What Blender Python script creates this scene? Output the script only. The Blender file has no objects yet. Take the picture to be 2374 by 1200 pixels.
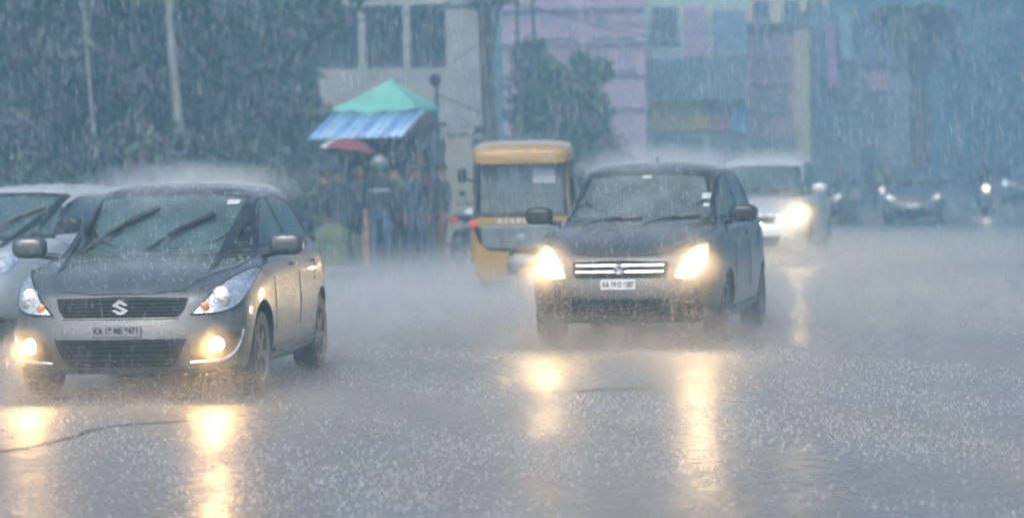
import bpy, bmesh, math, random
import numpy as np
from mathutils import Vector, Matrix, geometry
from mathutils.bvhtree import BVHTree

R = math.radians
rng = random.Random(7)
nrng = np.random.default_rng(11)
scene = bpy.context.scene
COL = scene.collection

# ------------------------------------------------------------------ camera
RAIN_N, RAIN_ALPHA = 48000, 0.40
PW, PH = 2374.0, 1200.0
LENS = 100.8
FPX = LENS / 36.0 * PW
CAMZ = 1.5
PITCH, ROLL = math.atan((600 - 403) / FPX), R(1.0)
fwd = Vector((0, math.cos(PITCH), -math.sin(PITCH)))
up0 = Vector((0, math.sin(PITCH), math.cos(PITCH)))
rt0 = Vector((1, 0, 0))
RT = rt0 * math.cos(ROLL) - up0 * math.sin(ROLL)
UP = up0 * math.cos(ROLL) + rt0 * math.sin(ROLL)
cd = bpy.data.cameras.new('camera')
cam = bpy.data.objects.new('camera', cd)
COL.objects.link(cam)
m = Matrix((RT, UP, -fwd)).transposed().to_4x4()
m.translation = Vector((0, 0, CAMZ))
cam.matrix_world = m
cd.sensor_width = 36.0
cd.lens = LENS
cd.clip_start, cd.clip_end = 0.1, 5000
cd.dof.use_dof = True
cd.dof.focus_distance = 18.5
cd.dof.aperture_fstop = 2.0
scene.camera = cam


def ray(px, py):
    d = fwd + RT * ((px - PW / 2) / FPX) - UP * ((py - PH / 2) / FPX)
    return d / d.y


def at(px, py, Y):
    """world point seen at photo pixel (px, py) at distance Y"""
    return Vector((0, 0, CAMZ)) + ray(px, py) * Y


def ground_at(px, Y):
    """ground point below the pixel column px at distance Y"""
    lo, hi = 0.0, 3000.0
    for _ in range(40):
        mid = (lo + hi) / 2
        if at(px, mid, Y).z > 0:
            lo = mid
        else:
            hi = mid
    p = at(px, lo, Y)
    return Vector((p.x, p.y, 0))


# ------------------------------------------------------------------ world, sun, exposure
SUN_EL, SUN_ROT = R(50), R(200)
world = bpy.data.worlds.new('World')
scene.world = world
world.use_nodes = True
wn = world.node_tree
bg = wn.nodes['Background']
sky = wn.nodes.new('ShaderNodeTexSky')
sky.sky_type = 'NISHITA'
sky.sun_disc = False
sky.sun_elevation = SUN_EL
sky.sun_rotation = SUN_ROT
sky.air_density = 0.75
sky.dust_density = 7.0
sky.ozone_density = 1.5
wn.links.new(sky.outputs[0], bg.inputs[0])
bg.inputs[1].default_value = 0.13

sl = bpy.data.lights.new('sun', 'SUN')
sl.energy = 0.7
sl.angle = R(40)
sl.color = (1.0, 0.95, 0.88)
sun = bpy.data.objects.new('sun', sl)
COL.objects.link(sun)
sdir = Vector((math.sin(SUN_ROT) * math.cos(SUN_EL), math.cos(SUN_ROT) * math.cos(SUN_EL), math.sin(SUN_EL)))
sun.rotation_euler = sdir.to_track_quat('Z', 'Y').to_euler()

vs = scene.view_settings
vs.view_transform = 'Standard'
vs.look = 'None'
vs.gamma = 1.0
vs.exposure = 1.15
vs.use_curve_mapping = False
cy = scene.cycles
cy.use_denoising = True
cy.max_bounces = 6
cy.diffuse_bounces = 2
cy.glossy_bounces = 3
cy.transmission_bounces = 4
cy.transparent_max_bounces = 16
cy.volume_bounces = 2
cy.sample_clamp_indirect = 4.0
cy.caustics_reflective = False
cy.caustics_refractive = False
cy.filter_width = 2.2

# ------------------------------------------------------------------ materials
MATS = {}


def mat(name, color, rough=0.5, metal=0.0, coat=0.0, var=0.12, scale=6.0, bump=0.0, bscale=40.0,
        emit=None, estr=0.0, alpha=1.0, wet=0.0, spec=0.5, dirt=None, trans=0.0):
    """principled material with procedural colour variation, relief and optional rain beads"""
    if name in MATS:
        return MATS[name]
    mt = bpy.data.materials.new(name)
    mt.use_nodes = True
    nt = mt.node_tree
    N, L = nt.nodes, nt.links
    b = N['Principled BSDF']
    tc = N.new('ShaderNodeTexCoord')
    nz = N.new('ShaderNodeTexNoise')
    nz.inputs['Scale'].default_value = scale
    nz.inputs['Detail'].default_value = 5
    L.new(tc.outputs['Object'], nz.inputs['Vector'])
    ramp = N.new('ShaderNodeValToRGB')
    c = Vector(color)
    ramp.color_ramp.elements[0].position = 0.3
    ramp.color_ramp.elements[1].position = 0.7
    ramp.color_ramp.elements[0].color = (*(c * (1 - var)), 1)
    ramp.color_ramp.elements[1].color = (*(c * (1 + var)), 1)
    L.new(nz.outputs['Fac'], ramp.inputs[0])
    colout = ramp.outputs[0]
    if dirt:
        nd = N.new('ShaderNodeTexNoise')
        nd.inputs['Scale'].default_value = 2.3
        nd.inputs['Detail'].default_value = 8
        L.new(tc.outputs['Object'], nd.inputs['Vector'])
        mr = N.new('ShaderNodeMapRange')
        mr.inputs[1].default_value, mr.inputs[2].default_value = 0.45, 0.75
        L.new(nd.outputs['Fac'], mr.inputs[0])
        mx = N.new('ShaderNodeMix')
        mx.data_type = 'RGBA'
        L.new(mr.outputs[0], mx.inputs[0])
        L.new(colout, mx.inputs[6])
        mx.inputs[7].default_value = (*dirt, 1)
        colout = mx.outputs[2]
    L.new(colout, b.inputs['Base Color'])
    b.inputs['Roughness'].default_value = rough
    b.inputs['Metallic'].default_value = metal
    b.inputs['Coat Weight'].default_value = coat
    b.inputs['Coat Roughness'].default_value = 0.06
    b.inputs['Specular IOR Level'].default_value = spec
    b.inputs['Transmission Weight'].default_value = trans
    b.inputs['Alpha'].default_value = alpha
    if emit:
        b.inputs['Emission Color'].default_value = (*emit, 1)
        b.inputs['Emission Strength'].default_value = estr
    last = None
    if bump > 0:
        nb = N.new('ShaderNodeTexNoise')
        nb.inputs['Scale'].default_value = bscale
        nb.inputs['Detail'].default_value = 4
        L.new(tc.outputs['Object'], nb.inputs['Vector'])
        bp = N.new('ShaderNodeBump')
        bp.inputs['Strength'].default_value = bump
        bp.inputs['Distance'].default_value = 0.02
        L.new(nb.outputs['Fac'], bp.inputs['Height'])
        last = bp
    if wet > 0:
        vo = N.new('ShaderNodeTexVoronoi')
        vo.inputs['Scale'].default_value = 75
        L.new(tc.outputs['Object'], vo.inputs['Vector'])
        mr2 = N.new('ShaderNodeMapRange')
        mr2.inputs[1].default_value, mr2.inputs[2].default_value = 0.0, 0.4
        mr2.inputs[3].default_value, mr2.inputs[4].default_value = 1.0, 0.0
        L.new(vo.outputs['Distance'], mr2.inputs[0])
        b2 = N.new('ShaderNodeBump')
        b2.inputs['Strength'].default_value = wet
        b2.inputs['Distance'].default_value = 0.004
        L.new(mr2.outputs[0], b2.inputs['Height'])
        if last:
            L.new(last.outputs[0], b2.inputs['Normal'])
        last = b2
    if last:
        L.new(last.outputs[0], b.inputs['Normal'])
        if coat > 0:
            L.new(last.outputs[0], b.inputs['Coat Normal'])
    MATS[name] = mt
    return mt


def volume_mat(name, color, density, aniso=0.3, soft=None):
    mt = bpy.data.materials.new(name)
    mt.use_nodes = True
    nt = mt.node_tree
    for n in list(nt.nodes):
        if n.type != 'OUTPUT_MATERIAL':
            nt.nodes.remove(n)
    pv = nt.nodes.new('ShaderNodeVolumePrincipled')
    pv.inputs['Color'].default_value = (*color, 1)
    pv.inputs['Density'].default_value = density
    pv.inputs['Anisotropy'].default_value = aniso
    nt.links.new(pv.outputs[0], nt.nodes['Material Output'].inputs['Volume'])
    if soft:            # a cloud of spray thins out towards its edge and is uneven inside
        N, L = nt.nodes, nt.links
        tc = N.new('ShaderNodeTexCoord')
        mp = N.new('ShaderNodeMapping')
        mp.inputs['Scale'].default_value = (1 / soft[0], 1 / soft[1], 1 / soft[2])
        L.new(tc.outputs['Object'], mp.inputs[0])
        dp = N.new('ShaderNodeVectorMath')
        dp.operation = 'DOT_PRODUCT'
        L.new(mp.outputs[0], dp.inputs[0]); L.new(mp.outputs[0], dp.inputs[1])
        mr = N.new('ShaderNodeMapRange')
        for i, v in enumerate((0.0, 1.0, 1.0, 0.0)): mr.inputs[i + 1].default_value = v
        L.new(dp.outputs['Value'], mr.inputs[0])
        pw = N.new('ShaderNodeMath'); pw.operation = 'POWER'; pw.inputs[1].default_value = 1.6
        L.new(mr.outputs[0], pw.inputs[0])
        nz = N.new('ShaderNodeTexNoise')
        nz.inputs['Scale'].default_value = 4.5
        nz.inputs['Detail'].default_value = 4
        L.new(tc.outputs['Object'], nz.inputs['Vector'])
        m2 = N.new('ShaderNodeMapRange')
        for i, v in enumerate((0.36, 0.66, 0.1, 2.2)): m2.inputs[i + 1].default_value = v
        L.new(nz.outputs['Fac'], m2.inputs[0])
        a = N.new('ShaderNodeMath'); a.operation = 'MULTIPLY'
        L.new(pw.outputs[0], a.inputs[0]); L.new(m2.outputs[0], a.inputs[1])
        b = N.new('ShaderNodeMath'); b.operation = 'MULTIPLY'; b.inputs[1].default_value = density
        L.new(a.outputs[0], b.inputs[0])
        L.new(b.outputs[0], pv.inputs['Density'])
    return mt


# ------------------------------------------------------------------ object helpers
def tag(o, label=None, cat=None, group=None, kind=None):
    if label: o['label'] = label
    if cat: o['category'] = cat
    if group: o['group'] = group
    if kind: o['kind'] = kind
    return o


def link(name, me, parent=None):
    o = bpy.data.objects.new(name, me)
    COL.objects.link(o)
    if parent: o.parent = parent
    return o


def empty(name, loc=(0, 0, 0), rz=0.0, parent=None):
    o = link(name, None, parent)
    o.location = loc
    o.rotation_euler = (0, 0, rz)
    o.empty_display_size = 0.2
    return o


class MB:
    """collects simple shapes, then links them as one mesh object"""

    def __init__(s):
        s.bm = bmesh.new()

    def verts(s, vs):
        return [s.bm.verts.new(v) for v in vs]

    def face(s, vs):
        try:
            return s.bm.faces.new(vs)
        except ValueError:
            return None

    def box(s, c, size, rot=None, taper=1.0):
        hx, hy, hz = size[0] / 2, size[1] / 2, size[2] / 2
        pts = []
        for z in (-hz, hz):
            k = taper if z > 0 else 1.0
            pts += [Vector((-hx * k, -hy * k, z)), Vector((hx * k, -hy * k, z)), Vector((hx * k, hy * k, z)), Vector((-hx * k, hy * k, z))]
        if rot is not None:
            M = rot if isinstance(rot, Matrix) else Matrix.Rotation(rot, 3, 'Z')
            pts = [M @ p for p in pts]
        v = s.verts([p + Vector(c) for p in pts])
        for f in ((3, 2, 1, 0), (4, 5, 6, 7), (0, 1, 5, 4), (1, 2, 6, 5), (2, 3, 7, 6), (3, 0, 4, 7)):
            s.face([v[i] for i in f])
        return s

    def span(s, a, b):
        a, b = Vector(a), Vector(b)
        return s.box((a + b) / 2, (abs(b.x - a.x), abs(b.y - a.y), abs(b.z - a.z)))

    def tube(s, pts, r, n=8, caps=True):
        pts = [Vector(p) for p in pts]
        rs = r if isinstance(r, (list, tuple)) else [r] * len(pts)
        rings = []
        for i, p in enumerate(pts):
            t = (pts[min(i + 1, len(pts) - 1)] - pts[max(i - 1, 0)]).normalized()
            a = Vector((0, 0, 1)) if abs(t.z) < 0.9 else Vector((1, 0, 0))
            u = t.cross(a).normalized()
            w = t.cross(u)
            rings.append(s.verts([p + (u * math.cos(2 * math.pi * k / n) + w * math.sin(2 * math.pi * k / n)) * rs[i] for k in range(n)]))
        for a, b in zip(rings, rings[1:]):
            for k in range(n):
                s.face([a[k], a[(k + 1) % n], b[(k + 1) % n], b[k]])
        if caps:
            s.face(rings[0][::-1])
            s.face(rings[-1])
        return s

    def lathe(s, prof, M=None, n=24, closed=False):
        """profile [(r, h)] turned about the local z axis, then moved by M"""
        M = M or Matrix()
        rings = []
        for r, h in prof:
            rings.append(s.verts([M @ Vector((r * math.cos(2 * math.pi * k / n), r * math.sin(2 * math.pi * k / n), h)) for k in range(n)]))
        seq = list(zip(rings, rings[1:]))
        if closed:
            seq.append((rings[-1], rings[0]))
        for a, b in seq:
            for k in range(n):
                s.face([a[k], a[(k + 1) % n], b[(k + 1) % n], b[k]])
        if not closed:
            s.face(rings[0][::-1])
            s.face(rings[-1])
        return s

    def ball(s, c, rad, n=14, m=9, M=None, p=1.0):
        c = Vector(c)
        rad = Vector(rad) if not isinstance(rad, (int, float)) else Vector((rad,) * 3)
        sg = lambda v: math.copysign(abs(v) ** p, v)
        rings = []
        for i in range(1, m):
            th = math.pi * i / m
            rings.append(s.verts([c + ((M or Matrix.Identity(3)) @ Vector((rad.x * sg(math.sin(th)) * sg(math.cos(2 * math.pi * k / n)),
                          rad.y * sg(math.sin(th)) * sg(math.sin(2 * math.pi * k / n)), rad.z * sg(math.cos(th))))) for k in range(n)]))
        T = M or Matrix.Identity(3)
        t = s.bm.verts.new(c + T @ Vector((0, 0, rad.z)))
        b = s.bm.verts.new(c + T @ Vector((0, 0, -rad.z)))
        for k in range(n):
            s.face([t, rings[0][k], rings[0][(k + 1) % n]])
            s.face([b, rings[-1][(k + 1) % n], rings[-1][k]])
        for a, bb in zip(rings, rings[1:]):
            for k in range(n):
                s.face([a[k], bb[k], bb[(k + 1) % n], a[(k + 1) % n]])
        return s

    def prism(s, outline, y0, y1, axis='y'):
        f = {'y': lambda p, d: (p[0], d, p[1]), 'x': lambda p, d: (d, p[0], p[1]), 'z': lambda p, d: (p[0], p[1], d)}[axis]
        a = s.verts([f(p, y0) for p in outline])
        b = s.verts([f(p, y1) for p in outline])
        n = len(outline)
        s.face(a)
        s.face(b[::-1])
        for k in range(n):
            s.face([a[k], b[k], b[(k + 1) % n], a[(k + 1) % n]])
        return s

    def build(s, name, material, parent=None, smooth=False, bevel=0.0, loc=None):
        bmesh.ops.recalc_face_normals(s.bm, faces=s.bm.faces[:])
        if bevel > 0:
            bmesh.ops.bevel(s.bm, geom=s.bm.edges[:], offset=bevel, segments=2, affect='EDGES', clamp_overlap=True)
        me = bpy.data.meshes.new(name)
        s.bm.to_mesh(me)
        s.bm.free()
        if smooth:
            me.shade_smooth() if hasattr(me, 'shade_smooth') else None
        if smooth != 'all' and smooth:
            me.set_sharp_from_angle(angle=R(38))
        for mm in (material if isinstance(material, (list, tuple)) else [material]):
            me.materials.append(mm)
        o = link(name, me, parent)
        if loc is not None: o.location = loc
        return o


def copy_tree(o, parent=None):
    c = o.copy()
    COL.objects.link(c)
    if parent is not None:
        c.parent = parent
    for ch in o.children:
        copy_tree(ch, c)
    return c


def catmull(pts, n):
    """resample a polyline of tuples as a smooth curve with n points"""
    P = [np.array(p, float) for p in pts]
    P = [2 * P[0] - P[1]] + P + [2 * P[-1] - P[-2]]
    out = []
    segs = len(P) - 3
    for i in range(n):
        t = i / (n - 1) * segs
        k = min(int(t), segs - 1)
        u = t - k
        a, b, c, d = P[k:k + 4]
        out.append(0.5 * ((2 * b) + (-a + c) * u + (2 * a - 5 * b + 4 * c - d) * u * u + (-a + 3 * b - 3 * c + d) * u ** 3))
    return out


def interp(x, xs, ys):
    return float(np.interp(x, xs, ys))
# ------------------------------------------------------------------ the setting: ground, road, pavement
def sheet(name, pts, z, material, cut=1):
    mb = MB()
    mb.face(mb.verts([(p[0], p[1], z) for p in pts]))
    o = mb.build(name, material)
    tag(o, kind='structure')
    return o


def wet_road_mat():
    mt = bpy.data.materials.new('wet_asphalt')
    mt.use_nodes = True
    N, L = mt.node_tree.nodes, mt.node_tree.links
    b = N['Principled BSDF']
    tc = N.new('ShaderNodeTexCoord')

    def noise(scale, detail, vec=None, sx=1, sy=1):
        mp = N.new('ShaderNodeMapping')
        mp.inputs['Scale'].default_value = (sx, sy, 1)
        L.new(tc.outputs['Object'], mp.inputs[0])
        n = N.new('ShaderNodeTexNoise')
        n.inputs['Scale'].default_value = scale
        n.inputs['Detail'].default_value = detail
        L.new(mp.outputs[0], n.inputs['Vector'])
        return n.outputs['Fac']

    def rng_(v, a, b_, c, d):
        r = N.new('ShaderNodeMapRange')
        for i, q in enumerate((a, b_, c, d)):
            r.inputs[i + 1].default_value = q
        L.new(v, r.inputs[0])
        return r.outputs[0]

    def math_(op, a, b_):
        q = N.new('ShaderNodeMath')
        q.operation = op
        for i, v in enumerate((a, b_)):
            if isinstance(v, (int, float)):
                q.inputs[i].default_value = v
            else:
                L.new(v, q.inputs[i])
        return q.outputs[0]
    tracks = noise(1.0, 5, sx=.9, sy=.10)
    grit = noise(28, 3)
    patch = noise(0.5, 4, sy=0.5)
    fine = noise(9, 6)
    ramp = N.new('ShaderNodeValToRGB')
    ramp.color_ramp.elements[0].position, ramp.color_ramp.elements[1].position = 0.35, 0.72
    ramp.color_ramp.elements[0].color = (0.09, 0.088, 0.086, 1)
    ramp.color_ramp.elements[1].color = (0.23, 0.222, 0.212, 1)
    L.new(math_('ADD', math_('MULTIPLY', grit, 0.45), math_('ADD', math_('MULTIPLY', patch, 0.2), math_('MULTIPLY', tracks, 0.35))), ramp.inputs[0])
    L.new(ramp.outputs[0], b.inputs['Base Color'])
    L.new(rng_(math_('ADD', math_('MULTIPLY', math_('ADD', patch, tracks), 0.38), math_('MULTIPLY', fine, 0.24)), 0.38, 0.62, 0.18, 0.52), b.inputs['Roughness'])
    b.inputs['Specular IOR Level'].default_value = 0.6
    # rings where drops hit the water film
    vo = N.new('ShaderNodeTexVoronoi')
    vo.inputs['Scale'].default_value = 7
    vo.voronoi_dimensions = '2D'
    L.new(tc.outputs['Object'], vo.inputs['Vector'])
    ring = math_('MULTIPLY', math_('SINE', math_('MULTIPLY', vo.outputs['Distance'], 42.0), 0.0),
                 rng_(vo.outputs['Distance'], 0.0, 0.5, 1.0, 0.0))
    height = math_('ADD', math_('ADD', math_('MULTIPLY', ring, 0.0022), math_('MULTIPLY', grit, 0.024)),
                   math_('ADD', math_('MULTIPLY', fine, 0.016), math_('MULTIPLY', noise(2.6, 3), 0.030)))
    bp = N.new('ShaderNodeBump')
    bp.inputs['Strength'].default_value = 0.9
    bp.inputs['Distance'].default_value = 1.0
    L.new(height, bp.inputs['Height'])
    L.new(bp.outputs[0], b.inputs['Normal'])
    return mt


GROUND = mat('wet_earth', (0.075, 0.07, 0.06), rough=0.55, var=0.3, scale=0.6, bump=0.5, bscale=6)
sheet('ground', [(-900, -60), (900, -60), (900, 1500), (-900, 1500)], -0.02, GROUND)
ROAD = wet_road_mat()
sheet('road', [(-45, -12), (60, -12), (60, 190), (-45, 190)], 0.0, ROAD)
# raised pavement on the far left, behind the kiosk, with a kerb built of stones
PAVE = mat('wet_paving', (0.17, 0.165, 0.155), rough=0.35, var=0.2, scale=2, bump=0.3, bscale=12)
KERB = mat('kerb_stone', (0.24, 0.23, 0.22), rough=0.4, var=0.2, scale=3, bump=0.3)

# tar seams crossing the wet asphalt
TAR = mat('tar_seam', (0.012, 0.012, 0.013), rough=0.45)


def road_point(px, py):
    d = ray(px, py)
    return Vector((0, 0, CAMZ)) + d * (CAMZ / -d.z)


for pts, w in (([(-40, 1052), (60, 1036), (150, 1018), (235, 992), (330, 982), (450, 975)], .035), ([(1195, 912), (1290, 909), (1410, 903), (1520, 900)], .03)):
    q = [road_point(*p) for p in pts]
    q = [Vector(v) for v in catmull([tuple(p) for p in q], 24)]
    mb = MB()
    prev = None
    for i, p in enumerate(q):
        t = (q[min(i + 1, 23)] - q[max(i - 1, 0)]).normalized()
        nrm = Vector((-t.y, t.x, 0)) * (w * rng.uniform(.6, 1.4))
        v = mb.verts([p + nrm + Vector((0, 0, .004)), p - nrm + Vector((0, 0, .004))])
        if prev: mb.face([prev[0], prev[1], v[1], v[0]])
        prev = v
    tag(mb.build('road_seam', TAR), kind='structure')
# ------------------------------------------------------------------ cars
def glass_mat(name, tint, film, fogging):
    """thin wet pane: tinted see-through, mirror at grazing angles, a dull film of water and breath"""
    mt = bpy.data.materials.new(name)
    mt.use_nodes = True
    N, L = mt.node_tree.nodes, mt.node_tree.links
    N.remove(N['Principled BSDF'])
    tc = N.new('ShaderNodeTexCoord')
    tr = N.new('ShaderNodeBsdfTransparent'); tr.inputs[0].default_value = (*tint, 1)
    df = N.new('ShaderNodeBsdfDiffuse'); df.inputs[0].default_value = (*film, 1)
    gl = N.new('ShaderNodeBsdfGlossy'); gl.inputs['Roughness'].default_value = .06
    fr = N.new('ShaderNodeFresnel'); fr.inputs[0].default_value = 1.5
    nz = N.new('ShaderNodeTexNoise'); nz.inputs['Scale'].default_value = 3.5; nz.inputs['Detail'].default_value = 6
    L.new(tc.outputs['Object'], nz.inputs['Vector'])
    mr = N.new('ShaderNodeMapRange')
    for i, v in enumerate((.3, .7, fogging * .55, fogging * 1.45)): mr.inputs[i + 1].default_value = v
    L.new(nz.outputs['Fac'], mr.inputs[0])
    vo = N.new('ShaderNodeTexVoronoi'); vo.inputs['Scale'].default_value = 60
    L.new(tc.outputs['Object'], vo.inputs['Vector'])
    bp = N.new('ShaderNodeBump'); bp.inputs['Strength'].default_value = .25; bp.inputs['Distance'].default_value = .004
    L.new(vo.outputs['Distance'], bp.inputs['Height'])
    L.new(bp.outputs[0], gl.inputs['Normal'])
    m1, m2 = N.new('ShaderNodeMixShader'), N.new('ShaderNodeMixShader')
    L.new(mr.outputs[0], m1.inputs[0]); L.new(tr.outputs[0], m1.inputs[1]); L.new(df.outputs[0], m1.inputs[2])
    L.new(fr.outputs[0], m2.inputs[0]); L.new(m1.outputs[0], m2.inputs[1]); L.new(gl.outputs[0], m2.inputs[2])
    L.new(m2.outputs[0], N['Material Output'].inputs['Surface'])
    MATS[name] = mt
    return mt


GLASS = mat('dark_window_glass', (0.045, 0.075, 0.08), rough=0.09, spec=0.9, var=0.25, scale=1.5, coat=0.5, wet=0.25)
CLEARGLASS = glass_mat('window_glass', (.60, .82, .84), (.22, .38, .41), .24)
LINING = mat('cabin_lining', (0.03, 0.032, 0.035), rough=.7)
GRILLE = mat('grille_black', (0.008, 0.009, 0.011), rough=0.6, spec=0.2)
BLACK = mat('black_trim', (0.012, 0.013, 0.015), rough=0.35, wet=0.15, var=0.3)
RUBBER = mat('tyre_rubber', (0.016, 0.016, 0.017), rough=0.55, bump=0.4, bscale=60, dirt=(0.06, 0.05, 0.04))
WELL = mat('wheel_well', (0.006, 0.006, 0.006), rough=0.9)
CHROME = mat('chrome', (0.75, 0.76, 0.78), rough=0.12, metal=1.0, var=0.05, wet=0.2)
ALLOY = mat('alloy_rim', (0.16, 0.16, 0.165), rough=0.4, metal=0.7, dirt=(0.10, 0.08, 0.06))
PLATE = mat('plate_white', (0.72, 0.73, 0.74), rough=0.4, var=0.05, wet=0.1)
INK = mat('plate_ink', (0.02, 0.02, 0.025), rough=0.5)
STICKER = mat('paper_sticker', (0.45, 0.50, 0.51), rough=0.5)
REFLECT = mat('lamp_reflector', (0.80, 0.80, 0.82), rough=0.22, metal=0.85, var=0.35, scale=22, bump=0.6, bscale=30, coat=1.0)
AMBER = mat('amber_lens', (0.55, 0.20, 0.03), rough=0.15, coat=1.0)
REDLENS = mat('red_lens', (0.55, 0.03, 0.03), rough=0.2, emit=(1.0, 0.08, 0.05), estr=0.15)


def lit(name, color, strength):
    return mat(name, (0.8, 0.8, 0.8), rough=0.2, emit=color, estr=strength)


def car_shell(P, nseg=56):
    """closed lower body and closed cabin as two bmeshes, front at y=0, rear at y=L"""
    W, Lc = P['W'] / 2, P['L']
    kz = P['kz']
    zk = lambda z: z * kz
    ztop_x = [0.0, .15, .30, .50, .80, 1.1, 1.5, 2.5, 3.4, 3.85]
    ztop_y = [zk(v) for v in P.get('ztop', [.675, .73, .785, .845, .90, .935, .955, .985, 1.0, .97])]
    ky = Lc / 3.85

    def ztop(y):
        return interp(y / ky, ztop_x, ztop_y)
    fc = P.get('front_curve', 1.0)
    half = [(0, 0), (.35, .012), (.62, .055), (.80, .14), (.92, .28), (.975, .50), (1.0, .95), (1.0, 1.6), (1.0, 2.6),
            (.99, 3.15), (.965, 3.45), (.90, 3.66), (.72, 3.80), (.4, 3.84), (0, 3.85)]
    base = catmull(half, nseg)

    def ring(win, fy, ry, zf):
        out = []
        for px, py in base:
            s = min(py / 3.85, 1)
            y = py * ky * (fc if py < 0.6 else 1.0)
            y = y + fy * max(0, 1 - s * 2.2) - ry * max(0, s * 2.2 - 1.2)
            out.append((max(0.0, px * (W - win)), y, zf(y)))
        full = out + [(-x, y, z) for x, y, z in out[-2:0:-1]]
        return full
    zb = P['zb']
    lower = bmesh.new()
    rings = []
    for k, win, fy, ry in P.get('levels', [(0, .07, .13, .10), (.07, .03, .05, .05), (.22, .008, .012, .02), (.36, .0, .0, .0), (.50, -.005, .004, .0),
                           (.62, .0, .022, .01), (.76, .006, .045, .03), (.88, .016, .07, .05), (.96, .035, .085, .07)]):
        rings.append(ring(win, fy, ry, lambda y, k=k: zb + (ztop(y) - zb) * k))
    bulge = P.get('bulge', .045)
    last = ring(.035, .085, .07, lambda y: 0)
    for s in (.05, .12, .25, .45, .7, .93):
        rr = []
        for x, y, _ in last:
            sy = min(max(y, .75 * ky), Lc - .6)
            X, Y = x * (1 - s), y + (sy - y) * s
            rr.append((X, Y, ztop(Y) - 0.012 * max(0, 1 - s * 9) + bulge * (1 - (abs(X) / W) ** 2.2) * min(1, s * 6)))
        rings.append(rr)

    def loft(bm, rings):
        V = [[bm.verts.new(p) for p in r] for r in rings]
        n = len(V[0])
        for a, b in zip(V, V[1:]):
            for i in range(n):
                bm.faces.new([a[i], a[(i + 1) % n], b[(i + 1) % n], b[i]])
        for r in (V[0][::-1], V[-1]):
            h = n // 2
            # cap as a strip of quads between the two halves
            for i in range(h):
                a, b, c, d = r[i], r[i + 1], r[(n - i - 1) % n], r[(n - i) % n]
                vs_ = []
                for q in (a, b, c, d):
                    if q not in vs_: vs_.append(q)
                if len(vs_) > 2:
                    try: bm.faces.new(vs_)
                    except ValueError: pass
        bmesh.ops.recalc_face_normals(bm, faces=bm.faces[:])
    loft(lower, rings)
    # cabin
    H = P['H']
    yb, yt = P.get('screen', (0.98, 1.72))
    rb, rt = P.get('rear', (3.74, 3.36))
    wb, wt = P.get('cab', (.79, .575))
    z0 = zk(.90)
    zr = lambda y: H - .045 * ((y - 2.35 * ky) / 1.2) ** 2
    cab = bmesh.new()
    chalf = [(0, 0), (.45, .02), (.72, .07), (.89, .17), (.97, .34), (1, .62), (1, 1.2), (1, 1.9), (.985, 2.3), (.93, 2.52), (.78, 2.66), (.45, 2.72), (0, 2.74)]
    cb = catmull(chalf, nseg)

    def cring(t):
        yf = yb + (yt - yb) * t
        yr_ = rb + (rt - rb) * t
        w = wb + (wt - wb) * t ** 1.15
        out = []
        for px, py in cb:
            y = (yf + py / 2.74 * (yr_ - yf))
            z = z0 + (zr(y) - .075 - z0) * t
            out.append((max(0, px * w), y, z))
        return out + [(-x, y, z) for x, y, z in out[-2:0:-1]]
    cr = [cring(t) for t in (0, .12, .3, .5, .7, .85, .95, 1.0)]
    top = cr[-1]
    for s in (.035, .09, .18, .35, .6, .9):
        rr = []
        for x, y, z in top:
            sy = min(max(y, 2.2 * ky), rt - .5)
            X, Y = x * (1 - s), y + (sy - y) * s
            r = 1 - s
            rr.append((X, Y, zr(Y) - .075 * r ** 4.5))
        cr.append(rr)
    loft(cab, cr)
    return lower, cab


def bm_mesh(bm, name):
    me = bpy.data.meshes.new(name)
    bm.to_mesh(me)
    return me


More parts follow.
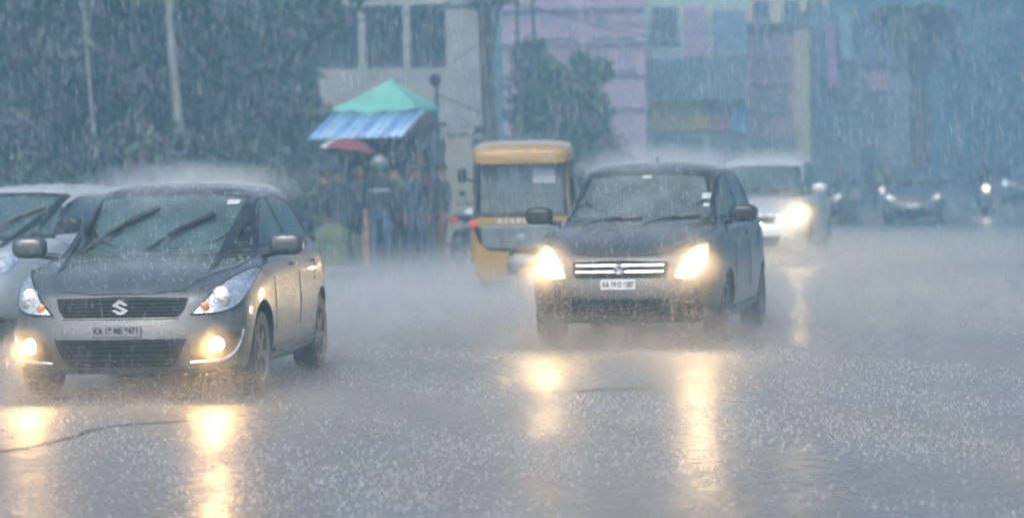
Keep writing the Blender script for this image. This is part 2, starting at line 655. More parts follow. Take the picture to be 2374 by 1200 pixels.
def patch_mesh(bvh, outline, axis, off=0.006, skirt=0.02, res=0.045, smooth_outline=False, flip=1, holes=()):
    """sheet of a given outline laid on the body surface, proud by off, with a rim going back into it"""
    if smooth_outline:
        outline = [tuple(p) for p in catmull(list(outline) + [outline[0]], len(outline) * 5)][:-1]
    pts = []
    n = len(outline)
    for i in range(n):
        a, b = Vector(outline[i]), Vector(outline[(i + 1) % n])
        k = max(1, int((b - a).length / res))
        for j in range(k):
            pts.append(a + (b - a) * (j / k))
    nb = len(pts)
    xs = [p.x for p in pts]; ys = [p.y for p in pts]

    def inside(q):
        c = False
        j = nb - 1
        for i in range(nb):
            if (pts[i].y > q.y) != (pts[j].y > q.y) and q.x < (pts[j].x - pts[i].x) * (q.y - pts[i].y) / (pts[j].y - pts[i].y) + pts[i].x:
                c = not c
            j = i
        return c
    allp = list(pts)
    x = min(xs) + res / 2
    while x < max(xs):
        y = min(ys) + res / 2
        while y < max(ys):
            q = Vector((x, y))
            if inside(q) and min((q - p).length for p in pts) > res * 0.45:
                allp.append(q)
            y += res
        x += res
    edges = [(i, (i + 1) % nb) for i in range(nb)]
    hs = []
    for h in holes:
        hp = []
        for i in range(len(h)):
            a, b = Vector(h[i]), Vector(h[(i + 1) % len(h)])
            k = max(1, int((b - a).length / res))
            hp += [a + (b - a) * (j / k) for j in range(k)]
        i0 = len(allp)
        allp += hp
        edges += [(i0 + i, i0 + (i + 1) % len(hp)) for i in range(len(hp))]
        hs.append(hp)
    vo, eo, fo, *_ = geometry.delaunay_2d_cdt(allp, edges, [list(range(nb))], 1, 1e-5)
    if hs:
        outer = pts
        def inpoly(P_, q):
            c = False
            for i in range(len(P_)):
                a, b = P_[i], P_[i - 1]
                if (a.y > q.y) != (b.y > q.y) and q.x < (b.x - a.x) * (q.y - a.y) / (b.y - a.y) + a.x: c = not c
            return c
        fo = [f for f in fo if not any(inpoly(h, sum((Vector(vo[i]) for i in f), Vector((0, 0))) / len(f)) for h in hs)]
    bm = bmesh.new()
    top = []
    low = []
    for q in vo:
        if axis == 'front':
            o, d = Vector((q.x * flip, -3, q.y)), Vector((0, 1, 0))
        elif axis == 'side':
            o, d = Vector((3 * flip, q.x, q.y)), Vector((-flip, 0, 0))
        else:
            o, d = Vector((q.x * flip, q.y, 4)), Vector((0, 0, -1))
        loc, nor, idx, dist = bvh.ray_cast(o, d)
        if loc is None:
            loc, nor, idx, dist = bvh.find_nearest(o + d * 3.2)
        if nor.dot(d) > 0: nor = -nor
        top.append(bm.verts.new(loc + nor * off))
        low.append(loc - nor * skirt)
    edge_count = {}
    for f in fo:
        try: bm.faces.new([top[i] for i in f])
        except ValueError: continue
        for i in range(len(f)):
            e = (f[i], f[(i + 1) % len(f)])
            edge_count[tuple(sorted(e))] = edge_count.get(tuple(sorted(e)), 0) + 1
    lv = {}
    for (a, b), c in edge_count.items():
        if c == 1:
            for i in (a, b):
                if i not in lv: lv[i] = bm.verts.new(low[i])
            try: bm.faces.new([top[a], top[b], lv[b], lv[a]])
            except ValueError: pass
    bmesh.ops.recalc_face_normals(bm, faces=bm.faces[:])
    me = bm_mesh(bm, 'patch')
    bm.free()
    me.shade_smooth()
    me.set_sharp_from_angle(angle=R(40))
    return me


def wheel(car, x, y, r, w, spokes=5):
    sx = 1 if x > 0 else -1
    M = Matrix.Translation((0, 0, 0)) @ Matrix.Rotation(R(90) * sx, 4, 'Y')
    tb = MB()
    ri = r * .70
    tb.lathe([(ri, -w / 2), (r * .93, -w / 2), (r * .985, -w * .36), (r, -w * .2), (r, w * .2), (r * .985, w * .36), (r * .93, w / 2), (ri, w / 2 - .005)], M, 32, closed=True)
    t = tb.build('wheel', RUBBER, car, smooth=True, loc=(x, y, r))
    rb_ = MB()
    rb_.lathe([(ri + .006, w / 2 - .02), (ri + .006, w / 2 + .001), (ri - .022, w / 2 - .004), (ri - .03, w / 2 - .05), (ri - .03, -w / 2 + .02), (ri + .006, -w / 2 + .02)], M, 32, closed=True)
    for k in range(spokes):
        a = 2 * math.pi * k / spokes
        Rm = M.to_3x3() @ Matrix.Rotation(a, 3, 'Z')
        for da in (-.16, .16):
            Rk = M.to_3x3() @ Matrix.Rotation(a + da, 3, 'Z')
            c = Rk @ Vector((ri * .52, 0, w / 2 - .022))
            rb_.box(c, (ri * .92, .026, .022), Rk)
    rb_.lathe([(.0, w / 2 - .012), (.045, w / 2 - .012), (.055, w / 2 - .03), (.055, w / 2 - .06), (0, w / 2 - .06)][::-1], M, 16)
    rb_.build('rim', ALLOY, t, smooth=True)
    db = MB()
    db.lathe([(0, w / 2 - .065), (ri * .8, w / 2 - .065), (ri * .8, w / 2 - .08), (0, w / 2 - .08)], M, 20)
    db.build('brake_disc', WELL, t)
    return t


def make_car(P, paint, loc, yaw, label, group):
    car = empty('car', loc, yaw)
    tag(car, label, 'car', group)
    lower, cab = car_shell(P)
    MATS.get('seat_vinyl') or mat('seat_vinyl', (.05, .055, .06), rough=.5)
    me1, me2 = bm_mesh(lower, 'body'), bm_mesh(cab, 'cabin')
    both = bmesh.new()
    both.from_mesh(me1)
    both.from_mesh(me2)
    bvh = BVHTree.FromBMesh(both)
    both.free()
    ky = P['L'] / 3.85
    wr = P.get('wheel_r', .295)
    fa, ra = .80 * ky, 3.2 * ky
    # wheel arches cut out of the lower body
    lo = link('body', me1)
    cb = MB()
    for y in (fa, ra):
        for sx in (-1, 1):
            cb.lathe([(wr + .055, .28), (wr + .055, -.34)][::-1], Matrix.Translation((sx * (P['W'] / 2 - .05), y, wr + .01)) @ Matrix.Rotation(R(90) * sx, 4, 'Y'), 36)
    cut = cb.build('cut', WELL)
    me1.materials.append(paint)
    me1.materials.append(WELL)
    md = lo.modifiers.new('b', 'BOOLEAN')
    md.operation, md.solver, md.object = 'DIFFERENCE', 'EXACT', cut
    if hasattr(md, 'material_mode'): md.material_mode = 'TRANSFER'
    dg = bpy.context.evaluated_depsgraph_get()
    res = bpy.data.meshes.new_from_object(lo.evaluated_get(dg))
    bpy.data.objects.remove(cut)
    bpy.data.objects.remove(lo)
    F = P['front']
    kz = P['kz']
    zs = lambda v: v * kz
    H = P['H']
    zw = H - .115
    hb, zb_, ht, zt = F['screen']            # windscreen: half width and height at its foot, the same at its top
    scr_ol = [(-hb, zb_), (-hb * .5, zb_ - .018), (hb * .5, zb_ - .018), (hb, zb_), (ht, zt - .03), (ht * .5, zt - .012), (-ht * .5, zt - .012), (-ht, zt - .03)]
    side_ol = [[(1.30 * ky, zs(1.02)), (2.18 * ky, zs(1.035)), (2.14 * ky, zw - .005), (1.95 * ky, zw - .018), (1.80 * ky, zw - .06)],
               [(2.26 * ky, zs(1.037)), (3.10 * ky, zs(1.06)), (3.16 * ky, zs(1.10)), (2.98 * ky, zw - .04), (2.6 * ky, zw - .005), (2.23 * ky, zw - .003)]]
    glass = P.get('glass', GLASS)
    if P.get('open'):
        glass = P.get('glass', CLEARGLASS)
        cb_ = bmesh.new()
        cb_.from_mesh(me2)
        cb_.normal_update()
        inner = cb_.copy()
        inner.normal_update()
        off_ = [(v, v.co - v.normal * .03) for v in inner.verts]
        for v, c_ in off_: v.co = c_
        mi = bm_mesh(inner, 'inner')
        cb_.free(); inner.free()
        me2.materials.append(paint); me2.materials.append(LINING); me2.materials.append(BLACK)
        mi.materials.append(LINING)
        co = link('cabin', me2)
        tools = [link('tool', mi)]
        for ol, ax, a_, b_ in [(scr_ol, 'y', -.5, 2.0 * ky), ([(-.50, zs(1.10)), (.50, zs(1.10)), (.42, H - .20), (-.42, H - .20)], 'y', 3.1 * ky, 4.6)] + \
                [(o_, 'x', sg * .35, sg * 1.3) for o_ in side_ol for sg in (-1, 1)]:
            tools.append(MB().prism(ol, a_, b_, ax).build('tool', BLACK))
        for t_ in tools:
            md = co.modifiers.new('b', 'BOOLEAN')
            md.operation, md.solver, md.object = 'DIFFERENCE', 'EXACT', t_
            if hasattr(md, 'material_mode'): md.material_mode = 'TRANSFER'
        me2 = bpy.data.meshes.new_from_object(co.evaluated_get(bpy.context.evaluated_depsgraph_get()))
        for t_ in tools + [co]: bpy.data.objects.remove(t_)
    full = bmesh.new()
    full.from_mesh(res)
    n0 = len(full.faces)
    mats_ = [mm for mm in res.materials] or [paint]
    remap = []
    for mm in me2.materials:
        if mm not in mats_: mats_.append(mm)
        remap.append(mats_.index(mm))
    full.from_mesh(me2)
    full.faces.ensure_lookup_table()
    if remap:
        for f in full.faces[n0:]: f.material_index = remap[f.material_index]
    bme = bm_mesh(full, 'body')
    full.free()
    bme.materials.clear()
    for mm in mats_: bme.materials.append(mm)
    bme.shade_smooth()
    bme.set_sharp_from_angle(angle=R(35))
    link('body', bme, car)
    for x in (-1, 1):
        for y in (fa, ra):
            wheel(car, x * (P['W'] / 2 - .115), y, wr, .185, P.get('spokes', 5))

    def pt(name, outline, axis, material, off=.006, flip=1, parent=None, so=False, res=.05, skirt=.02, label=None, holes=()):
        me = patch_mesh(bvh, outline, axis, off, skirt, res, so, flip, holes)
        me.materials.append(material)
        o = link(name, me, parent or car)
        if label: o['label'] = label
        return o

    def surf(axis, a, b, flip=1, off=0.0):
        if axis == 'front':
            o, d = Vector((a, -3, b)), Vector((0, 1, 0))
        elif axis == 'top':
            o, d = Vector((a, b, 4)), Vector((0, 0, -1))
        else:
            o, d = Vector((3 * flip, a, b)), Vector((-flip, 0, 0))
        loc_, nor, i, _ = bvh.ray_cast(o, d)
        if loc_ is None:
            loc_, nor, i, _ = bvh.find_nearest(o + d * 3)
        if nor.dot(d) > 0: nor = -nor
        return loc_ + nor * off
    # bonnet, windscreen, side windows, mirrors
    pt('windscreen_surround', [(-hb - .035, zb_ - .035), (-hb * .5, zb_ - .05), (hb * .5, zb_ - .05), (hb + .035, zb_ - .035), (ht + .04, zt + .012), (ht * .5, zt + .03), (-ht * .5, zt + .03), (-ht - .04, zt + .012)], 'front', BLACK, .004, holes=[scr_ol] if P.get('open') else ())
    scr = pt('windscreen', scr_ol, 'front', glass, .008 if not P.get('open') else .001, res=.08, skirt=.004)
    hw = P['W'] / 2
    sp = P.get('screen', (.98, 1.72))
    hood_y = sp[0] - .05
    pt('bonnet', [(-hw * .50, .17), (-hw * .25, .125), (hw * .25, .125), (hw * .50, .17), (hw * .80, .62), (hw * .86, hood_y - .02), (0, hood_y - .06), (-hw * .86, hood_y - .02), (-hw * .80, .62)], 'top', paint, .007, res=.07)
    for s in (-1, 1):
        pt('window_surround', [(1.12 * ky, zs(.985)), (1.25 * ky, zs(1.0)), (3.25 * ky, zs(1.04)), (3.30 * ky, zs(1.10)), (3.05 * ky, zw - .03), (2.5 * ky, zw + .02), (1.93 * ky, zw), (1.72 * ky, zw - .06)], 'side', BLACK, .004, s, res=.08, holes=side_ol if P.get('open') else ())
        for ol in side_ol:
            pt('side_window', ol, 'side', glass, .008 if not P.get('open') else .001, s, res=.08, skirt=.004)
        # door shut lines, handles, sill strip
        for ya in (1.22, 2.20, 3.02):
            tb = MB()
            zz = [zs(.98), zs(.8), zs(.6), zs(.42)] if ya < 3 else [zs(1.02), zs(.85), zs(.72)]
            tb.tube([surf('side', ya * ky + (.0 if ya < 3 else -(1.02 - z / kz) * .6), z, s, -.001) for z in zz], .006, 5)
            tb.build('door_gap', WELL, car)
        for ya in (2.0, 2.85):
            c = surf('side', ya * ky, zs(.87), s, .018)
            MB().box(c, (.022, .15, .026)).build('door_handle', paint, car, smooth=True, bevel=.008)
        tb = MB()
        tb.tube([surf('side', y * ky, P['zb'] + .09, s, .004) for y in (1.2, 1.6, 2.0, 2.4, 2.8)], .018, 6)
        tb.build('sill_strip', BLACK, car, smooth=True)
        # mirror with stalk
        mx, my, mz = F['mirror']
        st = MB()
        st.tube([(s * (hw - .11), my + .07, mz - .075), (s * (mx - .04), my + .02, mz - .05)], [.03, .022], 8)
        st.build('mirror_stalk', BLACK, car, smooth=True)
        mb_ = MB()
        mb_.ball((s * mx, my, mz), (.125, .075, .078), 18, 11, None, .62)
        mo = mb_.build('mirror', P.get('mirror_mat', paint), car, smooth=True)
        MB().ball((s * mx, my + .045, mz), (.105, .04, .062), 14, 9, None, .6).build('mirror_glass', CHROME, mo, smooth=True)
        # lamps
        hl = F['headlight']
        lens = pt('headlight', hl['outline'], 'front', hl.get('mat', REFLECT), .010, s, so=hl.get('smooth', True), res=.035)
        for nm, (bx, bz), br, bm_ in hl['bulbs']:
            p = surf('front', s * bx, bz, 1, .008)
            bl = MB()
            bl.ball(p, (br, br * .45, br), 16, 10)
            bl.build(nm, bm_, lens, smooth=True)
        if hl.get('rim'):
            t_ = MB()
            oo = [surf('front', s * a, b, 1, .008) for a, b in [tuple(v) for v in catmull(hl['outline'] + [hl['outline'][0]], 50)]]
            t_.tube(oo, .007, 5, caps=False)
            t_.build('headlight_trim', BLACK, lens, smooth=True)
        sp_ = hl.get('spot')
        if sp_:
            add_lamp(car, surf('front', s * hl['lamp'][0], hl['lamp'][1], 1, .10), *sp_)
        fg = F.get('fog')
        if fg:
            bz_ = pt('fog_bezel', fg['bezel'], 'front', BLACK, .005, s, res=.04)
            if fg.get('trim'):
                t_ = MB()
                t_.tube([surf('front', s * a, b, 1, .010) for a, b in [tuple(v) for v in catmull(fg['trim'], 18)]], .011, 6)
                t_.build('fog_trim', CHROME, bz_, smooth=True)
            p = surf('front', s * fg['c'][0], fg['c'][1], 1, .008)
            fl = MB()
            fl.lathe([(0, .028), (fg['r'] * .7, .024), (fg['r'], .008), (fg['r'], -.03), (0, -.03)][::-1], Matrix.Translation(p) @ Matrix.Rotation(R(90), 4, 'X'), 22)
            fl.build('fog_lamp', fg['mat'], bz_, smooth=True)
            if fg.get('spot'):
                add_lamp(car, p + Vector((0, -.10, 0)), *fg['spot'])
    # grille, intake, plate, lip
    for nm, ol, mtl, off in F['patches']:
        o = pt(nm, ol, 'front', mtl, off, res=.04)
        sl_ = F.get('slats', {}).get(nm)
        if sl_:
            for (za, zb2, n, wa) in sl_:
                for k in range(n):
                    z = za + (zb2 - za) * (k + .5) / n
                    t_ = MB()
                    t_.tube([surf('front', wa * (q / 6 - 1), z, 1, off + .003) for q in range(13)], .0055, 5)
                    t_.build('slat', GRILLE, o, smooth=True)
    for nm, pts, r, mtl in F.get('bars', []):
        t_ = MB()
        xs = np.linspace(pts[0][0], pts[-1][0], 17)
        t_.tube([surf('front', x, interp(x, [q[0] for q in pts], [q[1] for q in pts]), 1, r * .6) for x in xs], r, 8)
        t_.build(nm, mtl, car, smooth=True)
    px_, pz = F['plate'][0], F['plate'][1]
    pw, ph = F['plate'][2], F['plate'][3]
    yy = min(surf('front', px_ + sx * pw / 2, pz, 1).y for sx in (-1, 0, 1)) - .014
    plo = MB().box((px_, yy, pz), (pw, .014, ph)).build('number_plate', F['plate'][5] if len(F['plate']) > 5 else PLATE, car, bevel=.003)
    if F['plate'][4]:
        cu = bpy.data.curves.new('plate_lettering', 'FONT')
        cu.body = F['plate'][4]
        cu.size = ph * .80
        cu.align_x, cu.align_y = 'CENTER', 'CENTER'
        cu.extrude = .001
        cu.offset = .0016
        tmp = bpy.data.objects.new('tmp', cu)
        COL.objects.link(tmp)
        lme = bpy.data.meshes.new_from_object(tmp.evaluated_get(bpy.context.evaluated_depsgraph_get()))
        bpy.data.objects.remove(tmp)
        lme.materials.clear()
        lme.materials.append(INK)
        wid = max(v.co.x for v in lme.vertices) - min(v.co.x for v in lme.vertices)
        to = link('plate_lettering', lme, plo)
        to.rotation_euler = (R(90), 0, 0)
        to.scale = (min(1, pw * .9 / wid), 1, 1)
        to.location = (px_, yy - .009, pz)
    if F.get('emblem'):
        ex, ez, er, style = F['emblem']
        ey = surf('front', ex, ez, 1).y - .018 - .016 * style
        S = [(-.95, .28), (-.15, .98), (.12, .98), (.95, .32), (.55, .20), (.05, .50), (-.28, .34), (.98, -.34), (.22, -1.0), (-.08, -1.0), (-.98, -.36), (-.58, -.20), (-.02, -.52), (.30, -.34)]
        b = MB()
        b.prism([(ex + x * er * .95, ez + z * er * .85) for x, z in S], ey - .010, ey + .016)
        b.build('emblem', CHROME, car)
    if P.get('open'):
        # seats, dashboard and steering wheel seen through the glass
        for x, y, hw_, top in ((-.36, 2.15, .22, 1.16), (.36, 2.15, .22, 1.16), (0, 2.95, .55, 1.14)):
            st = MB().box((x, y * ky, zs(.88)), (hw_ * 2, .16, zs(top) * 2 - zs(.88) * 2), Matrix.Rotation(R(-8), 3, 'X'))
            so_ = st.build('seat', MATS['seat_vinyl'], car, smooth=True, bevel=.05)
            if hw_ < .3:
                MB().ball((x, y * ky + .02, zs(top) + .10), (.13, .06, .09), 14, 8, None, .7).build('headrest', MATS['seat_vinyl'], so_, smooth=True)
        MB().box((0, 1.36 * ky, zs(.95)), (1.30, .40, .12)).build('dashboard', LINING, car, smooth=True, bevel=.04)
        sw = MB()
        c0 = Vector((-.36, 1.62 * ky, zs(1.0)))
        sw.tube([c0 + Vector((math.cos(a) * .18, math.sin(a) * .05, math.sin(a) * .17)) for a in np.linspace(0, 2 * math.pi, 25)], .014, 6, caps=False)
        sw.build('steering_wheel', LINING, car, smooth=True)
        MB().box((.0, 1.78 * ky, zt - .06), (.22, .03, .06)).build('inner_mirror', BLACK, car, bevel=.01)
    # underbody, exhaust silencer / tow lug seen below the bumper
    ub = MB()
    ub.box((0, 2.0 * ky, P['zb'] + .03), (P['W'] - .5, P['L'] - .8, .10))
    ub.box((-.10, 1.2, P['zb'] - .02), (.34, .5, .12))
    ub.build('underbody', WELL, car, bevel=.02)
    # wipers
    for w in F.get('wipers', []):
        (x0, z0), (x1, z1) = w
        n = 9
        bl = MB()
        bl.tube([surf('front', x0 + (x1 - x0) * i / n, z0 + (z1 - z0) * i / n, 1, .028 + .008 * (i % 2)) for i in range(3, n + 1)], [.010] + [.021] * (n - 3), 6)
        wo = bl.build('wiper', BLACK, car, smooth=True)
        ar = MB()
        ar.tube([surf('front', x0 + .03, z0 - .02, 1, .02), surf('front', x0 + (x1 - x0) * .35 + .03, z0 + (z1 - z0) * .35 - .012, 1, .05), surf('front', x0 + (x1 - x0) * .66, z0 + (z1 - z0) * .66, 1, .045)], [.014, .011, .008], 6)
        ar.build('wiper_arm', BLACK, wo, smooth=True)
    for (a, b, w_, h_) in F.get('stickers', []):
        pt('windscreen_sticker', [(a - w_, b - h_), (a + w_, b - h_), (a + w_, b + h_), (a - w_, b + h_)], 'front', STICKER, .010, skirt=.0, res=.1)
    # rear lamps and roof aerial
    for s in (-1, 1):
        p = Vector((s * (hw - .20), P['L'] - .20, zs(.84)))
        MB().ball(p, (.07, .09, .12), 12, 8).build('tail_lamp', REDLENS, car, smooth=True)
    if F.get('aerial'):
        ax, ay = F['aerial']
        p = surf('top', ax, ay)
        MB().tube([p - Vector((0, 0, .01)), p + Vector((0, 0, .025)), p + Vector((0, .03, .05))], [.022, .018, .010], 6).build('aerial', BLACK, car, smooth=True)
    return car


def add_lamp(parent, p, energy, color, size=75, tilt=4):
    ld = bpy.data.lights.new('lamp_beam', 'SPOT')
    ld.energy = energy
    ld.color = color
    ld.spot_size = R(size)
    ld.spot_blend = 0.8
    ld.shadow_soft_size = 0.05
    lo = bpy.data.objects.new('lamp_beam', ld)
    COL.objects.link(lo)
    lo.parent = parent
    lo.location = p
    # a spot shines along its local -Z; point it forward (-y) and a little down
    lo.rotation_euler = (R(-90 + tilt), 0, 0)
    return lo


WARM = (1.0, 0.58, 0.22)
HEADW = (1.0, 0.66, 0.30)
grey_paint = mat('grey_paint', (0.080, 0.092, 0.100), rough=0.38, metal=0.6, coat=0.9, var=0.10, scale=3, wet=0.5, dirt=(0.12, 0.115, 0.11))
dark_paint = mat('dark_grey_paint', (0.06, 0.058, 0.058), rough=0.36, metal=0.5, coat=0.8, var=0.15, scale=3, wet=0.5, dirt=(0.14, 0.115, 0.095))
white_paint = mat('white_paint', (0.72, 0.74, 0.76), rough=0.3, coat=0.8, var=0.04, wet=0.3)
pale_paint = mat('pale_silver_paint', (0.50, 0.53, 0.56), rough=0.32, metal=0.3, coat=0.8, var=0.05, wet=0.3)
silver_paint = mat('silver_paint', (0.42, 0.44, 0.47), rough=0.32, metal=0.5, coat=0.8, var=0.06, wet=0.3)
black_paint = mat('blue_black_paint', (0.03, 0.034, 0.045), rough=0.3, metal=0.2, coat=0.8, wet=0.3)
beige_paint = mat('pale_blue_paint', (0.07, 0.09, 0.12), rough=0.35, metal=0.2, coat=0.8, wet=0.3)
FOGLIT = lit('fog_lamp_lit', (1.0, 0.66, 0.30), 6)
HEADLIT = lit('headlamp_lit', (1.0, 0.74, 0.40), 7)
DIMLIT = lit('headlamp_dim', (1.0, 0.80, 0.58), 1.0)
GLOW = mat('lit_reflector', (0.45, 0.44, 0.42), rough=0.2, metal=0.5, var=0.3, scale=20, emit=(1.0, 0.66, 0.30), estr=0.30, bump=.5, bscale=30, coat=1.0)
TRAFFIC = 'cars driving towards the camera'

front_a = dict(
    screen=(.68, .985, .545, 1.395), mirror=(.935, 1.20, 1.03),
    headlight=dict(outline=[(.475, .590), (.53, .645), (.60, .725), (.69, .815), (.775, .872), (.812, .865), (.815, .80), (.795, .71), (.745, .635), (.65, .598)],
                   bulbs=[('lamp_bowl', (.66, .70), .075, REFLECT), ('lamp_bulb', (.56, .635), .035, AMBER), ('lamp_bulb', (.68, .70), .038, lit('added_bulb_glow', (1, .72, .5), 1.2))], rim=True),  # faint bulb glow added inside the unlit headlight
    fog=dict(c=(.635, .385), r=.052, mat=FOGLIT, bezel=[(.50, .40), (.60, .445), (.72, .47), (.775, .475), (.765, .42), (.735, .345), (.68, .30), (.47, .285)],
             trim=[(.785, .478), (.77, .40), (.735, .33), (.68, .292), (.58, .280), (.47, .272)], spot=(25, WARM, 150, 14)),
    patches=[('grille', [(-.455, .700), (0, .712), (.455, .700), (.43, .62), (.385, .572), (-.385, .572), (-.43, .62)], GRILLE, .006),
             ('air_intake', [(-.455, .430), (.455, .430), (.40, .30), (.35, .245), (-.35, .245), (-.40, .30)], GRILLE, .006),
             ('bumper_lip', [(-.70, .205), (.70, .205), (.62, .232), (.3, .240), (-.3, .240), (-.62, .232)], grey_paint, .014)],
    slats={'grille': [(.575, .695, 5, .40)], 'air_intake': [(.25, .425, 6, .38)]},
    bars=[('grille_trim', [(-.40, .568), (.40, .568)], .006, grey_paint)],
    plate=(-.02, .487, .335, .075, 'KA 19 ME 9471', mat('plate_grey', (0.24, 0.26, 0.28), rough=.4)),
    emblem=(0, .643, .062, 0),
    wipers=[((-.56, 1.005), (-.06, 1.275)), ((-.10, 1.0), (.36, 1.225))],
    stickers=[(.46, 1.325, .042, .015), (.52, 1.06, .035, .02)])
car_a = dict(open=True, W=1.695, L=3.85, H=1.475, kz=1.0, zb=.19, front=front_a, mirror_mat=grey_paint)

front_b = dict(
    screen=(.655, 1.045, .505, 1.475), mirror=(.92, 1.18, 1.12),
    headlight=dict(outline=[(.465, .60), (.495, .67), (.55, .77), (.61, .84), (.68, .87), (.72, .86), (.722, .76), (.70, .665), (.64, .605), (.55, .588)], mat=GLOW,
                   bulbs=[('lamp_bulb', (.60, .685), .082, HEADLIT)], spot=(36, HEADW, 150, 12), lamp=(.61, .70)),
    fog=dict(c=(.60, .36), r=.045, mat=BLACK, bezel=[(.50, .40), (.68, .40), (.70, .34), (.66, .31), (.50, .31)]),
    patches=[('grille', [(-.42, .735), (0, .745), (.42, .735), (.40, .62), (.37, .60), (-.37, .60), (-.40, .62)], GRILLE, .006),
             ('air_intake', [(-.42, .42), (.42, .42), (.38, .29), (-.38, .29)], GRILLE, .006)],
    slats={'air_intake': [(.30, .41, 4, .36)]},
    bars=[('chrome_bar', [(-.375, .702), (.375, .702)], .0135, CHROME), ('chrome_bar', [(-.375, .648), (.375, .648)], .0135, CHROME)],
    plate=(-.005, .545, .30, .085, 'KA 19 D 6287'), emblem=(0, .676, .056, 1),
    wipers=[((-.50, 1.04), (.02, 1.075)), ((.05, 1.04), (.52, 1.085))],
    stickers=[(.55, 1.27, .035, .025), (.56, 1.19, .022, .014), (0, 1.445, .04, .012)], aerial=(.02, 2.0))
car_b = dict(open=True, W=1.69, L=3.75, H=1.585, kz=1.075, zb=.215, front=front_b, cab=(.775, .60), mirror_mat=BLACK,
             screen=(1.0, 1.62), rear=(3.66, 3.34), glass=glass_mat('window_glass_grey', (.55, .68, .72), (.28, .35, .38), .30))


def generic_front(kz, lit_mat, spot=None, wide=1.0, wipers=True, fog=None, plate='', lamp_r=.075):
    z = lambda v: v * kz
    return dict(screen=(.68 * wide, z(1.0), .545 * wide, z(1.39)), mirror=(.95 * wide, 1.2, z(1.08)),
                headlight=dict(outline=[(.50 * wide, z(.62)), (.56 * wide, z(.71)), (.68 * wide, z(.78)), (.77 * wide, z(.81)), (.795 * wide, z(.76)), (.77 * wide, z(.66)), (.66 * wide, z(.61))],
                               mat=GLOW if spot else REFLECT, bulbs=[('lamp_bulb', (.66 * wide, z(.69)), lamp_r, lit_mat)], spot=spot, lamp=(.66 * wide, z(.69))),
                patches=[('grille', [(-.42, z(.70)), (.42, z(.70)), (.38, z(.60)), (-.38, z(.60))], BLACK, .006),
                         ('air_intake', [(-.48, z(.42)), (.48, z(.42)), (.42, z(.27)), (-.42, z(.27))], BLACK, .006)],
                slats={'grille': [(z(.61), z(.69), 3, .37)]},
                plate=(0, z(.49), .32, .09, plate), fog=fog,
                wipers=[((-.5, z(1.02)), (.0, z(1.06))), ((.02, z(1.02)), (.5, z(1.06)))] if wipers else [])


def front_pos(px, Z):
    return ground_at(px, Z)


YAW = R(-12.3)
make_car(car_a, grey_paint, ground_at(279, 19.3), R(-6.0), 'grey hatchback with raised wipers and two lit fog lamps', TRAFFIC)
make_car(car_b, dark_paint, ground_at(1436, 24.3), YAW, 'dark grey hatchback with twin chrome grille bars and glaring headlights', TRAFFIC)
ff = generic_front(1.0, REFLECT)
ff['wipers'] = [((-.5, 1.02), (.0, 1.20)), ((.02, 1.02), (.46, 1.23))]
ff['screen'] = (.68, .98, .545, 1.365)
make_car(dict(W=1.70, L=3.95, H=1.46, kz=.98, zb=.2, front=ff, mirror_mat=BLACK), pale_paint, ground_at(-185, 27.2), R(-22), 'pale white car cut by the picture edge behind the grey hatchback', TRAFFIC)
make_car(dict(W=1.76, L=4.3, H=1.69, kz=1.12, zb=.22, wheel_r=.32, cab=(.80, .64), front=generic_front(1.10, HEADLIT, (55, HEADW, 150, 10), 1.03, lamp_r=.12)), pale_paint,
         ground_at(1738, 44.6), YAW, 'silvery white tall car with a glaring headlight behind the dark hatchback', TRAFFIC)
make_car(dict(W=1.70, L=3.95, H=1.55, kz=1.05, zb=.2, front=generic_front(1.05, DIMLIT, None, lamp_r=.05)), black_paint,
         ground_at(1886, 77), YAW, 'dim dark car half hidden beyond the white tall car', TRAFFIC)
make_car(dict(W=1.56, L=3.6, H=1.53, kz=1.04, zb=.2, front=generic_front(1.04, DIMLIT, None, .92, lamp_r=.05)), beige_paint,
         ground_at(2117, 73.5), R(-9), 'small grey blue car driving alone with two dim headlights', TRAFFIC)
make_car(dict(W=1.70, L=3.95, H=1.62, kz=1.08, zb=.2, front=generic_front(1.08, DIMLIT, None, lamp_r=.05)), black_paint,
         ground_at(2386, 112), YAW, 'dark car at the far right beyond the motorcycle', TRAFFIC)
# ------------------------------------------------------------------ people
SKIN = mat('skin', (0.20, 0.11, 0.07), rough=0.5, var=0.1)
HAIR = mat('black_hair', (0.012, 0.011, 0.010), rough=0.5)
HELMET_W = mat('white_helmet', (0.20, 0.235, 0.23), rough=0.4, coat=0.8)
HELMET_B = mat('black_helmet', (0.02, 0.022, 0.026), rough=0.2, coat=0.8)


def cloth(name, c):
    return mat(name, c, rough=0.7, var=0.25, scale=9, bump=0.5, bscale=14)


